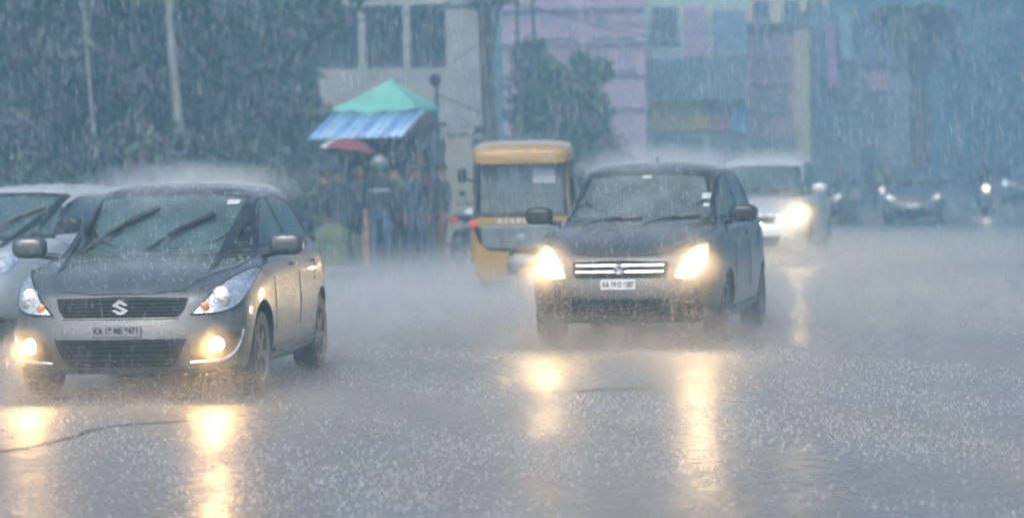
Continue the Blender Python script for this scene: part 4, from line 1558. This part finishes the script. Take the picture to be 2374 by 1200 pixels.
def leaf_mesh(name, blobs, n, size, hang=0.3, parent=None, material=None, gaps=0.0):
    """leaf-sized quads spread through several uneven clumps"""
    vols = np.array([b_[1][0] * b_[1][1] * b_[1][2] for b_ in blobs])
    pick = nrng.choice(len(blobs), n, p=vols / vols.sum())
    C = np.array([b_[0] for b_ in blobs])[pick]
    S = np.array([b_[1] for b_ in blobs])[pick]
    d = nrng.normal(size=(n, 3))
    d /= np.linalg.norm(d, axis=1)[:, None]
    r = nrng.random(n) ** (1 / 2.2)
    # sub clumps give light and dark groups and gaps
    P = C + d * r[:, None] * S
    k = max(8, n // 70)
    cl = P[nrng.integers(0, n, k)]
    near = cl[nrng.integers(0, k, n)]
    idx = np.argmin(((P[:, None, :] - cl[None, :, :]) ** 2).sum(2), axis=1) if n * k < 4e6 else nrng.integers(0, k, n)
    P = P * .45 + cl[idx] * .55 + nrng.normal(scale=size * .9, size=(n, 3))
    u = nrng.normal(size=(n, 3)); u[:, 2] -= hang
    u /= np.linalg.norm(u, axis=1)[:, None]
    w = np.cross(u, nrng.normal(size=(n, 3)))
    w /= np.linalg.norm(w, axis=1)[:, None]
    s = size * nrng.uniform(.6, 1.5, n)[:, None]
    V = np.stack([P - u * s, P + w * s * .42, P + u * s, P - w * s * .42], 1).reshape(-1, 3)
    me = bpy.data.meshes.new(name)
    me.vertices.add(4 * n); me.loops.add(4 * n); me.polygons.add(n)
    me.vertices.foreach_set('co', V.ravel())
    me.loops.foreach_set('vertex_index', np.arange(4 * n))
    me.polygons.foreach_set('loop_start', np.arange(0, 4 * n, 4))
    me.materials.append(material)
    me.update(calc_edges=True)
    return link(name, me, parent)


def make_tree(label, loc, trunk_h, trunk_r, crown_r, crown_z, n, size, leaf, bark=BARK, group=None, lean=(0, 0), name='tree', nb=9):
    t = empty(name, loc)
    tag(t, label, 'tree', group)
    b = MB()
    top = Vector((lean[0], lean[1], trunk_h))
    b.tube([(0, 0, -.1), (lean[0] * .3 + .05, lean[1] * .3, trunk_h * .4), (lean[0] * .7 - .04, lean[1] * .7, trunk_h * .75), top], [trunk_r * 1.3, trunk_r, trunk_r * .85, trunk_r * .6], 10)
    blobs = []
    for k in range(nb):
        a = 2 * math.pi * k / nb + rng.uniform(-.4, .4)
        rr = crown_r * rng.uniform(.35, .85)
        c = Vector((math.cos(a) * rr + lean[0], math.sin(a) * rr * .8 + lean[1], crown_z + rng.uniform(-.75, .9) * crown_r * .8))
        s = crown_r * rng.uniform(.36, .62)
        blobs.append((tuple(c), (s, s, s * .8)))
        b.tube([top * .8 + Vector((0, 0, -.1)), (top * .5 + c * .5) + Vector((0, 0, .1)), c], [trunk_r * .5, trunk_r * .3, trunk_r * .12], 6)
    blobs.append(((lean[0], lean[1], crown_z), (crown_r * .6,) * 3))
    b.build('trunk', bark, t, smooth=True)
    leaf_mesh('crown', blobs, n, size, .5, t, leaf)
    return t


def make_shrub(label, loc, r, h, n, size, leaf, flower=None, group=None):
    t = empty('shrub', loc)
    tag(t, label, 'shrub', group)
    b = MB()
    for k in range(6):
        a = k * 1.05
        b.tube([(0, 0, -.05), (math.cos(a) * r * .4, math.sin(a) * r * .3, h * .45), (math.cos(a) * r * .7, math.sin(a) * r * .5, h * .8)], [.03, .02, .008], 5)
    b.build('stem', BARK, t)
    bl = [((rng.uniform(-.5, .5) * r, rng.uniform(-.4, .4) * r, h * rng.uniform(.3, .8)), (r * .5, r * .5, h * .3)) for _ in range(6)]
    leaf_mesh('foliage', bl, n, size, .2, t, leaf)
    if flower: leaf_mesh('flowers', bl[:4], n // 3, size * .8, .1, t, flower)
    return t


G1 = 'trees crowded along the left roadside'
for px, Z, th, tr, cr_, cz, n, lf, lb in (
        (40, 51, 3.2, .20, 2.3, 4.2, 9000, 0, 'dense dark tree at the left edge above the white car'),
        (185, 56, 3.4, .16, 2.2, 4.4, 8500, 0, 'dark leafy tree above the grey hatchback mirror'),
        (318, 53, 3.0, .14, 1.9, 3.9, 8000, 0, 'dark leafy tree just left of the pale trunk'),
        (505, 57, 3.2, .15, 2.0, 4.3, 7500, 1, 'green tree just right of the pale trunk'),
        (590, 58, 2.2, .12, 1.7, 3.0, 7000, 1, 'bushy low tree hiding the left end of the pale house'),
        (110, 54, 2.4, .12, 1.9, 2.9, 8000, 0, 'dark bushy tree between the two left hatchbacks'),
        (440, 56, 2.4, .12, 1.8, 3.0, 8000, 0, 'dark bushy tree directly behind the pale trunk'),
        (655, 60, 3.0, .14, 1.9, 4.6, 7500, 1, 'slender hazy tree beside the balcony of the pale house')):
    make_tree(lb, ground_at(px, Z), th, tr, cr_, cz, n, .15, LEAF[lf], BARK, G1)
for px, Z, cr_, cz, lb in ((100, 70, 3.2, 5.5, 'broad tree rising behind the left roadside trees'), (400, 74, 3.4, 5.6, 'broad hazy tree behind the pale trunk'),
                           (-60, 62, 2.8, 4.6, 'tree cut off by the left picture edge')):
    make_tree(lb, ground_at(px, Z), 3.5, .25, cr_, cz, 9000, .2, LEAF[0], BARK, G1)
make_tree('pale barked tree with a bare straight trunk among dark leaves', ground_at(424, 50), 5.6, .085, 1.5, 6.4, 3500, .13, LEAF[1], PALEBARK, lean=(-.14, 0))
make_tree('thin pale stemmed sapling left of the pale trunk', ground_at(222, 50), 5.2, .035, 1.0, 5.6, 2000, .12, LEAF[0], PALEBARK, lean=(-.06, 0))
G2 = 'shrubs under the left roadside trees'
for px, Z, r_, h, lf, fl, lb in (
        (20, 48, 1.0, 2.9, 0, FLOWER2, 'tall shrub with purple flowers at the left edge'), (110, 50, 1.1, 1.9, 0, None, 'dark round shrub behind the white car'),
        (215, 49, 1.0, 2.1, 0, None, 'dark shrub directly behind the grey hatchback roof'), (305, 49.5, .9, 2.5, 0, FLOWER, 'shrub sprinkled with dull red flowers'),
        (395, 49, .9, 2.2, 1, FLOWER, 'low red flowered shrub at the foot of the pale trunk'), (490, 51, 1.1, 2.0, 0, None, 'dark shrub right of the pale trunk foot'),
        (585, 52, 1.0, 2.3, 1, None, 'mid green shrub left of the kiosk'), (675, 53, .9, 2.2, 1, None, 'hazy shrub next to the kiosk awning')):
    make_shrub(lb, ground_at(px, Z), r_, h, 3600, .10, LEAF[lf], fl, G2)
make_tree('hazy green tree between the utility pole and the pink building', ground_at(1300, 74), 2.6, .14, 1.55, 3.3, 6000, .13, LEAF[2], BARK)
make_shrub('hazy green bush at the foot of the pink building', ground_at(1375, 77), 1.3, 2.5, 3500, .12, LEAF[2])
make_shrub('faint bush behind the yellow rickshaw roof', ground_at(1215, 72), 1.1, 2.4, 3000, .12, LEAF[1])
make_tree('leafy branch tree reaching over the utility pole top', ground_at(1148, 63), 5.2, .07, 1.1, 6.0, 2600, .13, LEAF[1], BARK)
G3 = 'far trees dissolving in haze on the right'
for px, Z, cr_, cz, lb in ((2330, 160, 3.0, 3.6, 'small faint tree above the motorcycle'), (2400, 172, 5.2, 7.2, 'big faint tree right of the motorcycle'),
                           (2475, 160, 5.6, 9.8, 'tallest faint tree cut by the right edge')):
    make_tree(lb, ground_at(px, Z), 3.8, .28, cr_, cz, 9000, .26, LEAF[0], BARK, G3)
for px, Z, lb in ((1985, 126, 'faint bush beyond the dim dark car'), (2075, 140, 'faint bush beyond the small grey blue car'), (2270, 150, 'faint bush behind the motorcycle')):
    make_shrub(lb, ground_at(px, Z), 2.0, 2.4, 3000, .16, LEAF[1], None, 'faint bushes along the far roadside')
# palm
pl = empty('palm_tree', ground_at(2128, 96))
tag(pl, 'hazy palm with drooping fronds and a thick trunk', 'palm tree')
b = MB()
b.tube([(0, 0, -.1), (.1, 0, 3), (.05, 0, 4.8), (0, 0, 6.7)], [.42, .34, .32, .36], 12)
b.build('trunk', BARK, pl, smooth=True)
for k in range(22):
    a = 2 * math.pi * k / 22 + rng.uniform(-.15, .15)
    Lf = rng.uniform(1.9, 2.6)
    dr = rng.uniform(.5, 1.9)
    b = MB()
    pts = []
    for i in range(9):
        t = i / 8
        pts.append(Vector((math.cos(a) * Lf * t * (1 - .25 * t), math.sin(a) * Lf * t * (1 - .25 * t), 6.75 + .7 * t - dr * 1.5 * t * t)))
    b.tube(pts, [.04 - .035 * i / 8 for i in range(9)], 5)
    side = Vector((-math.sin(a), math.cos(a), 0))
    for i in range(1, 9):
        for j in range(3):
            q = pts[i - 1].lerp(pts[i], j / 3)
            ln = .75 * math.sin(math.pi * min(1, .15 + i / 9)) + .15
            for s in (-1, 1):
                tip = q + side * s * ln * .75 + (pts[i] - pts[i - 1]) * 1.2 + Vector((0, 0, -ln * .55))
                w = (pts[i] - pts[i - 1]).normalized() * .075
                v = b.verts([q - w, q + w, tip])
                b.face(v)
    b.build('frond', LEAF[0], pl)

# ------------------------------------------------------------------ utility poles, wires, lamp
POLE = mat('concrete_pole', (0.055, 0.06, 0.065), rough=.6, var=.2)
WIRE = mat('black_wire', (0.02, 0.02, 0.022), rough=.5)
up_ = empty('utility_pole', ground_at(1146, 57))
tag(up_, 'thick dark utility pole rising beside the pale house', 'utility pole')
b = MB()
b.tube([(0, 0, -.1), (-.10, 0, 3.2), (-.24, 0, 8)], [.125, .11, .095], 12)
b.build('shaft', POLE, up_, smooth=True)
for z, w in ((4.95, .75), (5.9, .9)):
    ca = MB().box((-.15, -.12, z), (w, .07, .08)).build('crossarm', POLE, up_)
    for x in (-.4, -.12, .15):
        MB().lathe([(.02, 0), (.045, .03), (.03, .06), (.045, .09), (.02, .12)], Matrix.Translation((-.05 + x * w, -.12, z + .04)), 10).build('insulator', PLATE, ca, smooth=True)
MB().box((.02, -.13, 3.3), (.12, .14, .26)).build('junction_box', POLE, up_)
bk = MB()
bk.tube([(-.12, 0, 4.2), (-.35, -.05, 4.0), (-.75, -.1, 3.75)], .018, 6)
bk.build('bracket', POLE, up_)
for px, Z, r_, lb in ((1213, 62, .04, 'thin pole close to the utility pole'), (1250, 66, .045, 'thin pole against the pink building')):
    t = empty('thin_pole', ground_at(px, Z))
    tag(t, lb, 'pole', 'thin poles by the pink building')
    MB().tube([(0, 0, 0), (-.08, 0, 8)], r_, 8).build('shaft', POLE, t, smooth=True)
    MB().lathe([(.1, 0), (.1, .05), (.05, .12)], None, 10).build('base', POLE, t)
def wire(p, q, sag, label, group='overhead wires across the street'):
    b = MB()
    pts = []
    for i in range(15):
        t = i / 14
        pts.append(p.lerp(q, t) - Vector((0, 0, sag * 4 * t * (1 - t))))
    b.tube(pts, .014, 5)
    o = b.build('overhead_wire', WIRE, None)
    tag(o, label, 'wire', group)
pt_ = ground_at(1146, 57) + Vector((-.2, -.12, 0))
wire(pt_ + Vector((-.2, 0, 5.05)), at(2000, 70, 112), .5, 'wire running from the utility pole towards the teal building')
wire(pt_ + Vector((.1, 0, 5.05)), at(2010, 115, 112), .6, 'second wire just below the one to the teal building')
wire(pt_ + Vector((-.3, 0, 5.02)), at(640, 40, 56), .25, 'wire running left from the utility pole over the pale house')
sl_ = empty('street_lamp', ground_at(1022, 52))
tag(sl_, 'small dark lamp on a thin post behind the kiosk', 'street lamp')
MB().tube([(0, 0, 0), (-.03, 0, 3.1)], .035, 8).build('post', POLE, sl_, smooth=True)
MB().ball((-.04, -.03, 3.22), (.10, .11, .13), 12, 8).build('lamp_head', BLACK, sl_, smooth=True)
MB().tube([(-.02, 0, 2.95), (.35, 0, 2.80), (.75, 0, 2.62)], .018, 6).build('bracket', POLE, sl_)

# ------------------------------------------------------------------ buildings
DARKWIN = mat('dark_window', (0.09, 0.105, 0.12), rough=.3, var=.2)
def wallmat(name, c, v=.12):
    return mat(name, c, rough=.6, var=v, scale=1.2, dirt=tuple(x * .72 for x in c), bump=.15, bscale=8)
PALEWALL = wallmat('pale_plaster', (0.33, 0.34, 0.34))


class Bld:
    """building with its own axes: x along the front, y into depth, placed so the front faces the road"""
    def __init__(s, name, label, px, Z, yaw=0.0):
        s.o = empty(name, ground_at(px, Z), yaw)
        s.h = (600 - (600 - 403)) - (px - 1187) * math.tan(ROLL) * -1
        s.px, s.Z = px, Z
        s.k = FPX / Z
        s.hor = 403 - (px - 1187) * math.tan(ROLL)
        tag(s.o, label, 'building')
    def X(s, px): return (px - s.px) / s.k
    def z(s, py): return 1.5 + (s.hor - py) / s.k
    def box(s, name, px0, px1, z0, z1, y0, y1, m, parent=None, bevel=0):
        return MB().span((s.X(px0), y0, z0), (s.X(px1), y1, z1)).build(name, m, parent or s.o, bevel=bevel)
    def window(s, px0, px1, py0, py1, frame, y=0.0, bars=1, glass=None):
        x0, x1, z0, z1 = s.X(px0), s.X(px1), s.z(py1), s.z(py0)
        f = MB()
        t = .07
        f.span((x0 - t, y - .06, z0 - t), (x1 + t, y - .003, z0)).span((x0 - t, y - .06, z1), (x1 + t, y - .003, z1 + t))
        f.span((x0 - t, y - .06, z0), (x0, y - .003, z1)).span((x1, y - .06, z0), (x1 + t, y - .003, z1))
        for k in range(1, bars + 1):
            xm = x0 + (x1 - x0) * k / (bars + 1)
            f.span((xm - .025, y - .05, z0), (xm + .025, y - .003, z1))
        w = f.build('window', frame, s.o)
        MB().span((x0, y - .02, z0), (x1, y - .004, z1)).build('pane', glass or DARKWIN, w)
        MB().span((x0 - .12, y - .16, z0 - t - .06), (x1 + .12, y - .003, z0 - t - .002)).build('sill', frame, w)
        return w


B1 = Bld('pale_house', 'pale two storey house with balcony columns behind the kiosk', 850, 66)
B1.box('wall', 545, 1128, -.1, B1.z(285), .9, 7, wallmat('grey_plaster', (0.27, 0.28, 0.29)))
B1.box('balcony_parapet', 545, 1128, B1.z(285), B1.z(160), 0, .14, PALEWALL)
B1.box('balcony_slab', 545, 1128, B1.z(300), B1.z(286), -.05, 1.2, PALEWALL)
B1.box('upper_wall', 545, 1128, B1.z(284), 7.2, 1.9, 7, wallmat('blue_grey_plaster', (0.18, 0.20, 0.22)))
B1.box('corner_wall', 1042, 1122, B1.z(159), B1.z(14), .15, 1.89, PALEWALL)
B1.box('beam', 560, 1128, B1.z(14), B1.z(-28), .05, 2.0, wallmat('beam_plaster', (0.36, 0.38, 0.39)))
for px in (848, 951, 700): B1.box('column', px - 8, px + 8, B1.z(159), B1.z(15), .02, .18, PALEWALL)
B1.box('door', 968, 1002, B1.z(175), B1.z(45), 1.86, 1.897, wallmat('pale_door', (0.34, 0.38, 0.38)))
B1.window(880, 925, 60, 140, PALEWALL, 1.9)
B1.window(760, 815, 60, 140, PALEWALL, 1.9)
B1.window(740, 800, 330, 420, PALEWALL, .9, 2)
B1.box('awning_slab', 930, 1120, B1.z(325), B1.z(316), -.4, .9, PALEWALL)
gp = empty('gate_pillar', ground_at(1068, 60))
tag(gp, 'beige gate pillar between the kiosk and the utility pole', 'pillar')
MB().span((-.28, 0, 0), (.28, .5, 2.35)).build('shaft', wallmat('beige_plaster', (0.32, 0.30, 0.26)), gp)
MB().span((-.34, -.06, 2.352), (.34, .56, 2.46)).build('cap', PALEWALL, gp, bevel=.02)
PINK = wallmat('pink_plaster', (0.42, 0.31, 0.43))
B2 = Bld('pink_building', 'tall mauve pink block with thin floor ledges', 1340, 92)
B2.box('wall', 1172, 1502, -.1, 8.6, 0, 12, PINK)
for py in (100, 172, 20, 250): B2.box('ledge', 1168, 1506, B2.z(py + 4), B2.z(py - 3), -.14, -.002, wallmat('pink_trim', (0.36, 0.30, 0.42)))
B2.box('pilaster', 1352, 1362, -.1, 8.5, -.08, -.001, wallmat('pink_light', (0.47, 0.41, 0.52)))
for px in (1275, 1320, 1400, 1455):
    B2.window(px - 13, px + 13, 38, 80, PINK, 0, 1, wallmat('shutter_mauve', (0.30, 0.26, 0.36)))
    B2.window(px - 13, px + 13, 115, 155, PINK, 0, 1, MATS['shutter_mauve'])
B3 = Bld('shop_building', 'pale teal shop block with a wide dark signboard', 1620, 105)
B3.box('wall', 1504, 1738, -.1, B3.z(-30), 0, 10, wallmat('teal_plaster', (0.46, 0.58, 0.58)))
B3.box('signboard', 1506, 1734, B3.z(226), B3.z(137), -.28, -.002, wallmat('dark_teal_board', (0.14, 0.20, 0.23)))
B3.box('yellow_fascia', 1510, 1645, B3.z(300), B3.z(236), -.22, -.002, wallmat('yellow_board', (0.66, 0.46, 0.10)))
B3.box('red_panel', 1648, 1694, B3.z(300), B3.z(240), -.20, -.002, wallmat('dull_red_board', (0.50, 0.18, 0.18)))
B3.box('blue_panel', 1698, 1736, B3.z(310), B3.z(245), -.20, -.002, wallmat('blue_board', (0.16, 0.40, 0.70)))
B3.box('pink_pier', 1594, 1642, B3.z(132), B3.z(20), -.25, -.002, wallmat('mauve_pier', (0.46, 0.32, 0.45)))
B3.window(1662, 1732, 30, 122, PALEWALL, 0, 2, wallmat('blue_glazing', (0.16, 0.30, 0.48)))
B3.window(1520, 1575, 20, 90, PALEWALL, 0, 2)
B3.box('awning', 1506, 1736, B3.z(232), B3.z(227), -.9, -.002, wallmat('awning_grey', (.25, .27, .28)))
for a_, b_ in ((1515, 1570), (1576, 1632), (1652, 1730)):
    B3.box('shutter', a_, b_, .05, B3.z(306), -.08, -.002, wallmat('shutter_grey', (0.20, 0.22, 0.25)))
B4 = Bld('mauve_building', 'narrow dusty mauve building with a beige strip', 1810, 109)
B4.box('wall', 1738, 1884, -.1, B4.z(62), 0, 9, wallmat('mauve_plaster', (0.48, 0.32, 0.36)))
B4.box('beige_strip', 1846, 1880, -.05, B4.z(72), -.2, -.002, wallmat('beige_strip', (0.52, 0.46, 0.30)))
B4.box('roof_slab', 1732, 1888, B4.z(61.5), B4.z(54), -.3, 9.2, wallmat('roof_slab_grey', (0.22, 0.22, 0.24)))
for py in (90, 150, 215): B4.window(1762, 1826, py, py + 38, wallmat('mauve_frame', (.38, .33, .38)), 0, 1, wallmat('mauve_pane', (0.26, 0.24, 0.30)))
B4.box('shutter', 1748, 1838, .05, B4.z(318), -.06, -.002, MATS['shutter_grey'])
B5 = Bld('beige_building', 'tall beige building rising behind the mauve one', 1800, 124)
B5.box('wall', 1690, 1925, -.1, B5.z(-45), 0, 10, wallmat('beige_wall', (0.70, 0.62, 0.38)))
for px in (1770, 1840, 1895): B5.window(px - 16, px + 16, 5, 40, PALEWALL, 0, 1)
B6 = Bld('teal_building', 'dark teal narrow building with a purple hanging sign', 1945, 115)
B6.box('wall', 1886, 2003, -.1, B6.z(18), 0, 9, wallmat('deep_teal_plaster', (0.12, 0.21, 0.24)))
B6.box('hanging_sign', 1918, 1942, B6.z(205), B6.z(55), -.5, -.002, wallmat('purple_sign', (0.34, 0.20, 0.40)))
B6.box('side_sign', 1950, 1978, B6.z(140), B6.z(30), -.4, -.002, wallmat('aqua_sign', (0.22, 0.40, 0.42)))
for py in (160, 215): B6.window(1955, 1990, py, py + 35, PALEWALL, 0, 1)
B6.box('shutter', 1895, 1995, .05, B6.z(320), -.06, -.002, MATS['shutter_grey'])
B7 = Bld('low_building', 'low hazy grey building left of the palm', 2055, 126)
B7.box('wall', 2004, 2110, -.1, B7.z(150), 0, 9, wallmat('low_grey_plaster', (0.26, 0.27, 0.32)))
B7.box('pink_board', 2012, 2062, B7.z(210), B7.z(165), -.2, -.002, wallmat('faded_pink_board', (0.52, 0.34, 0.40)))
B7.window(2020, 2055, 235, 280, PALEWALL, 0, 1)
B7.box('roof', 1998, 2116, B7.z(149.5), B7.z(142), -.3, 9.2, MATS['roof_slab_grey'])
# ------------------------------------------------------------------ rain, splashes, spray
def water_mat(name, alpha, color=(0.82, 0.86, 0.9)):
    mt = bpy.data.materials.new(name)
    mt.use_nodes = True
    N, L = mt.node_tree.nodes, mt.node_tree.links
    N.remove(N['Principled BSDF'])
    tr = N.new('ShaderNodeBsdfTransparent')
    tl = N.new('ShaderNodeBsdfTranslucent')
    df = N.new('ShaderNodeBsdfDiffuse')
    tl.inputs[0].default_value = df.inputs[0].default_value = (*color, 1)
    m1, m2 = N.new('ShaderNodeMixShader'), N.new('ShaderNodeMixShader')
    m1.inputs[0].default_value = 0.5
    L.new(tl.outputs[0], m1.inputs[1]); L.new(df.outputs[0], m1.inputs[2])
    m2.inputs[0].default_value = alpha
    L.new(tr.outputs[0], m2.inputs[1]); L.new(m1.outputs[0], m2.inputs[2])
    L.new(m2.outputs[0], N['Material Output'].inputs['Surface'])
    return mt


def mesh_from(V, F, name, material):
    """V (n,k,3) vertices per item, F list of index tuples within an item"""
    n, k, _ = V.shape
    me = bpy.data.meshes.new(name)
    fl = np.array([i for f in F for i in f])
    per = len(fl)
    me.vertices.add(n * k); me.loops.add(n * per); me.polygons.add(n * len(F))
    me.vertices.foreach_set('co', V.reshape(-1))
    me.loops.foreach_set('vertex_index', (np.arange(n)[:, None] * k + fl[None]).ravel())
    st = np.cumsum([0] + [len(f) for f in F])[:-1]
    me.polygons.foreach_set('loop_start', (np.arange(n)[:, None] * per + st[None]).ravel())
    me.materials.append(material)
    me.update(calc_edges=True)
    o = link(name, me)
    tag(o, kind='stuff')
    return o


RAINM = water_mat('rain_water', RAIN_ALPHA)
n = RAIN_N
Y = 5 + 62 * nrng.random(n) ** .75
X = nrng.uniform(-.25, .25, n) * Y
Z = nrng.random(n) * (1.8 + .075 * Y)
ln = nrng.uniform(.02, .14, n) * np.clip(Y / 22, .55, 1.7)
rd = nrng.uniform(.0011, .0022, n) * np.clip(Y / 22, .7, 2.4)
P = np.stack([X, Y, Z], 1)
dx = ln * nrng.normal(.05, .02, n)
top = P + np.stack([-dx, 0 * dx, ln], 1)
mid = P + np.stack([-dx * .3, 0 * dx, ln * .3], 1)
ring = [mid + np.stack([rd * math.cos(a), rd * math.sin(a), 0 * rd], 1) for a in (0, 2.09, 4.19)]
V = np.stack([P] + ring + [top], 1)
mesh_from(V, [(0, 2, 1), (0, 3, 2), (0, 1, 3), (4, 1, 2), (4, 2, 3), (4, 3, 1)], 'rain', RAINM)

SPLASHM = water_mat('splash_water', 0.30, (0.80, 0.82, 0.84))


def splashes(name, P, h, r, m_):
    """each splash: a low ring crown with three thrown jets"""
    n = len(P)
    vs_ = []
    a0 = nrng.uniform(0, 6.28, n)
    for k in range(3):
        a = a0 + k * 2.09 + nrng.normal(0, .25, n)
        hk = h * nrng.uniform(.4, 1.3, n)
        out = r * nrng.uniform(.8, 1.9, n)
        w = r * .38
        ca, sa = np.cos(a), np.sin(a)
        b1 = P + np.stack([ca * r * .6 - sa * w, sa * r * .6 + ca * w, 0 * a], 1)
        b2 = P + np.stack([ca * r * .6 + sa * w, sa * r * .6 - ca * w, 0 * a], 1)
        t = P + np.stack([ca * out, sa * out, hk], 1)
        vs_ += [b1, b2, t]
    c = P + np.stack([0 * h, 0 * h, h * .35], 1)
    vs_.append(c)
    V = np.stack(vs_, 1)
    return mesh_from(V, [(0, 1, 2), (3, 4, 5), (6, 7, 8), (9, 0, 1), (9, 3, 4), (9, 6, 7)], name, m_)


n = 200000
Y = 10.5 * (8.0 ** nrng.random(n))
X = nrng.uniform(-.24, .24, n) * Y
P = np.stack([X, Y, np.full(n, .003)], 1)
lum = np.sin(X * 1.3 + .5 * np.sin(Y * .7)) * np.sin(Y * .8 + X * .5) + .6 * np.sin(X * 3.1 + Y * 1.7) + nrng.normal(0, .45, n)
P = P[lum > .0]
n = len(P)
big = nrng.random(n) ** 4.5
splashes('road_splashes', P, (.003 + .024 * big) * (P[:, 1] / 14) ** .35, (.0027 + .010 * big), SPLASHM)

# splashes bouncing off the roofs and bonnets
dg = bpy.context.evaluated_depsgraph_get()
dg.update()
tops = []
for o in list(scene.objects):
    if o.get('category') in ('car', 'auto rickshaw') and o.location.y < 60:
        for _ in range(3200):
            p = o.matrix_world @ Vector((rng.uniform(-.75, .75), rng.uniform(.1, 3.6 if o['category'] == 'car' else 2.0), 3))
            ok, loc_, nor, *_ = scene.ray_cast(dg, p, Vector((0, 0, -1)))
            if ok and nor.z > .75 and (loc_.z > 1.3 or (loc_.z > .6 and rng.random() < .25)):
                tops.append(loc_)
P = np.array([tuple(p) for p in tops])
k = nrng.integers(0, len(P), 9000)
Qr = P[k] + np.stack([nrng.normal(0, .03, 9000), nrng.normal(0, .03, 9000), nrng.exponential(.045, 9000)], 1)
sr = nrng.uniform(.0015, .0042, 9000)[:, None]
mesh_from(np.stack([Qr + sr * np.array(v) for v in ((1, 0, -.4), (-.5, .87, -.4), (-.5, -.87, -.4), (0, 0, 1.1))], 1),
          [(0, 2, 1), (0, 1, 3), (1, 2, 3), (2, 0, 3)], 'roof_droplets', water_mat('roof_droplet_water', .5))
splashes('roof_splashes', P, .008 + .035 * nrng.random(len(P)) ** 2, np.full(len(P), .006), water_mat('roof_splash_water', .5))

# droplets thrown up around the wheels and bumpers
SPRAYM = water_mat('lamplit_spray_water', .6, (0.62, 0.50, 0.40))  # brown tint carries the warm lamplight on the spray


def droplets(base, yaw, boxes, n):
    pts = []
    M = Matrix.Rotation(yaw, 3, 'Z')
    for (c, s, w) in boxes:
        k = int(n * w)
        q = np.stack([nrng.normal(c[0], s[0], k), nrng.normal(c[1], s[1], k), np.abs(nrng.normal(0, s[2], k)) + .005], 1)
        pts.append(q)
    q = np.concatenate(pts)
    Rm = np.array(M)
    return q @ Rm.T + np.array([base.x, base.y, 0])


A0, B0, C0, R0 = ground_at(279, 19.3), ground_at(1436, 24.3), ground_at(1738, 44.6), ground_at(1213, 34.4)
W4 = lambda f, ra: [((-.74, f - .25, 0), (.14, .25, .14), .22), ((.74, f - .25, 0), (.14, .25, .14), .22), ((-.80, ra, 0), (.12, .3, .10), .10), ((.82, ra, 0), (.12, .35, .12), .14),
                    ((0, -.15, 0), (.65, .22, .12), .32)]
Q = np.concatenate([droplets(A0, R(-6.0), W4(.8, 3.2), 9000), droplets(B0, YAW, W4(.8, 3.1), 9000),
                    droplets(B0, YAW, [((0, -.12, 0), (.6, .14, .30), 1)], 7000), droplets(C0, YAW, W4(.9, 3.4), 2000), droplets(R0, 0, [((-.2, .1, 0), (.5, .4, .18), 1)], 2200)])
n = len(Q)
s = nrng.uniform(.002, .0062, n)[:, None]
V = np.stack([Q + s * np.array(v) for v in ((1, 0, -.4), (-.5, .87, -.4), (-.5, -.87, -.4), (0, 0, 1.1))], 1)
mesh_from(V, [(0, 2, 1), (0, 1, 3), (1, 2, 3), (2, 0, 3)], 'spray_droplets', SPRAYM)


# soft clouds of fine spray: over the road, off the tyres and over the roofs
def spray(name, c, rad, yaw, density, color=(0.93, 0.95, 0.98), aniso=.2):
    b = MB()
    b.ball((0, 0, 0), rad, 28, 14)
    o = b.build(name, volume_mat(name, color, density, aniso, rad), None, smooth='all')
    o.location = c
    o.rotation_euler = (0, 0, yaw)
    tag(o, kind='stuff')
    return o


def loc_on(base, yaw, v):
    q = Vector(v)
    q.rotate(Matrix.Rotation(yaw, 3, 'Z'))
    return base + q


for base, yaw, k, hh in ((A0, R(-6.0), .09, 1.475), (B0, YAW, .15, 1.585), (C0, YAW, .7, 1.69)):
    spray('wheel_spray', loc_on(base, yaw, (.78, .55, .10)), (.55, 1.1, .48), yaw, 1.1 * k)
    spray('wheel_spray', loc_on(base, yaw, (-.78, .55, .10)), (.5, 1.1, .46), yaw, 1.1 * k)
    spray('bumper_spray', loc_on(base, yaw, (0, -.45, .0)), (1.6, 1.2, .48), yaw, .9 * k)
    spray('wheel_spray', loc_on(base, yaw, (.9, 3.3, .10)), (.60, 1.8, .55), yaw, .9 * k)
    spray('roof_spray', loc_on(base, yaw, (0, 2.3, hh - .05)), (.95, 1.6, .26), yaw, .75 if hh < 1.6 else .4)
    spray('bonnet_paling_spray', loc_on(base, yaw, (0, .62, hh * .61)), (.95, .75, .15), yaw, .45)  # thin veil added to make the bonnets paler
spray('wheel_spray', R0 + Vector((-.1, .3, .05)), (1.2, 1.6, .5), 0, .5)
# mist balls added in front of the lit lamps to give them halos
for base, yaw, x, z, r_, d in ((A0, R(-6.0), .635, .385, .34, .15), (B0, YAW, .60, .68, .46, .22), (C0, YAW, .68, .76, .66, .24)):
    for sg in (-1, 1):
        spray('lamp_halo_mist', loc_on(base, yaw, (sg * x, -.05, z)), (r_, r_ * 1.2, r_), yaw, d, (1.0, .97, .93), .5)
# low mist drifting over the open road
WARMGREY = (0.98, 0.93, 0.86)
spray('road_spray', ground_at(1560, 43), (9, 14, .65), YAW, .13, WARMGREY)
spray('road_spray', ground_at(2010, 54), (7, 17, .30), YAW, .13, WARMGREY)
spray('road_spray', ground_at(1000, 33), (5, 11, .6), YAW, .12)
spray('road_spray', ground_at(1450, 17), (8, 7.5, .30), 0, .09, WARMGREY)  # near mist added to lighten the foreground road
spray('road_spray', ground_at(1900, 30), (8, 12, .42), 0, .16, WARMGREY)
# ------------------------------------------------------------------ haze
HAZE_D = 0.0118
hb = MB().span((-70, -16, -1.0), (90, 230, 24))
haze = hb.build('haze', volume_mat('haze_air', (0.32, 0.57, 0.71), HAZE_D, 0.45))
tag(haze, kind='stuff')
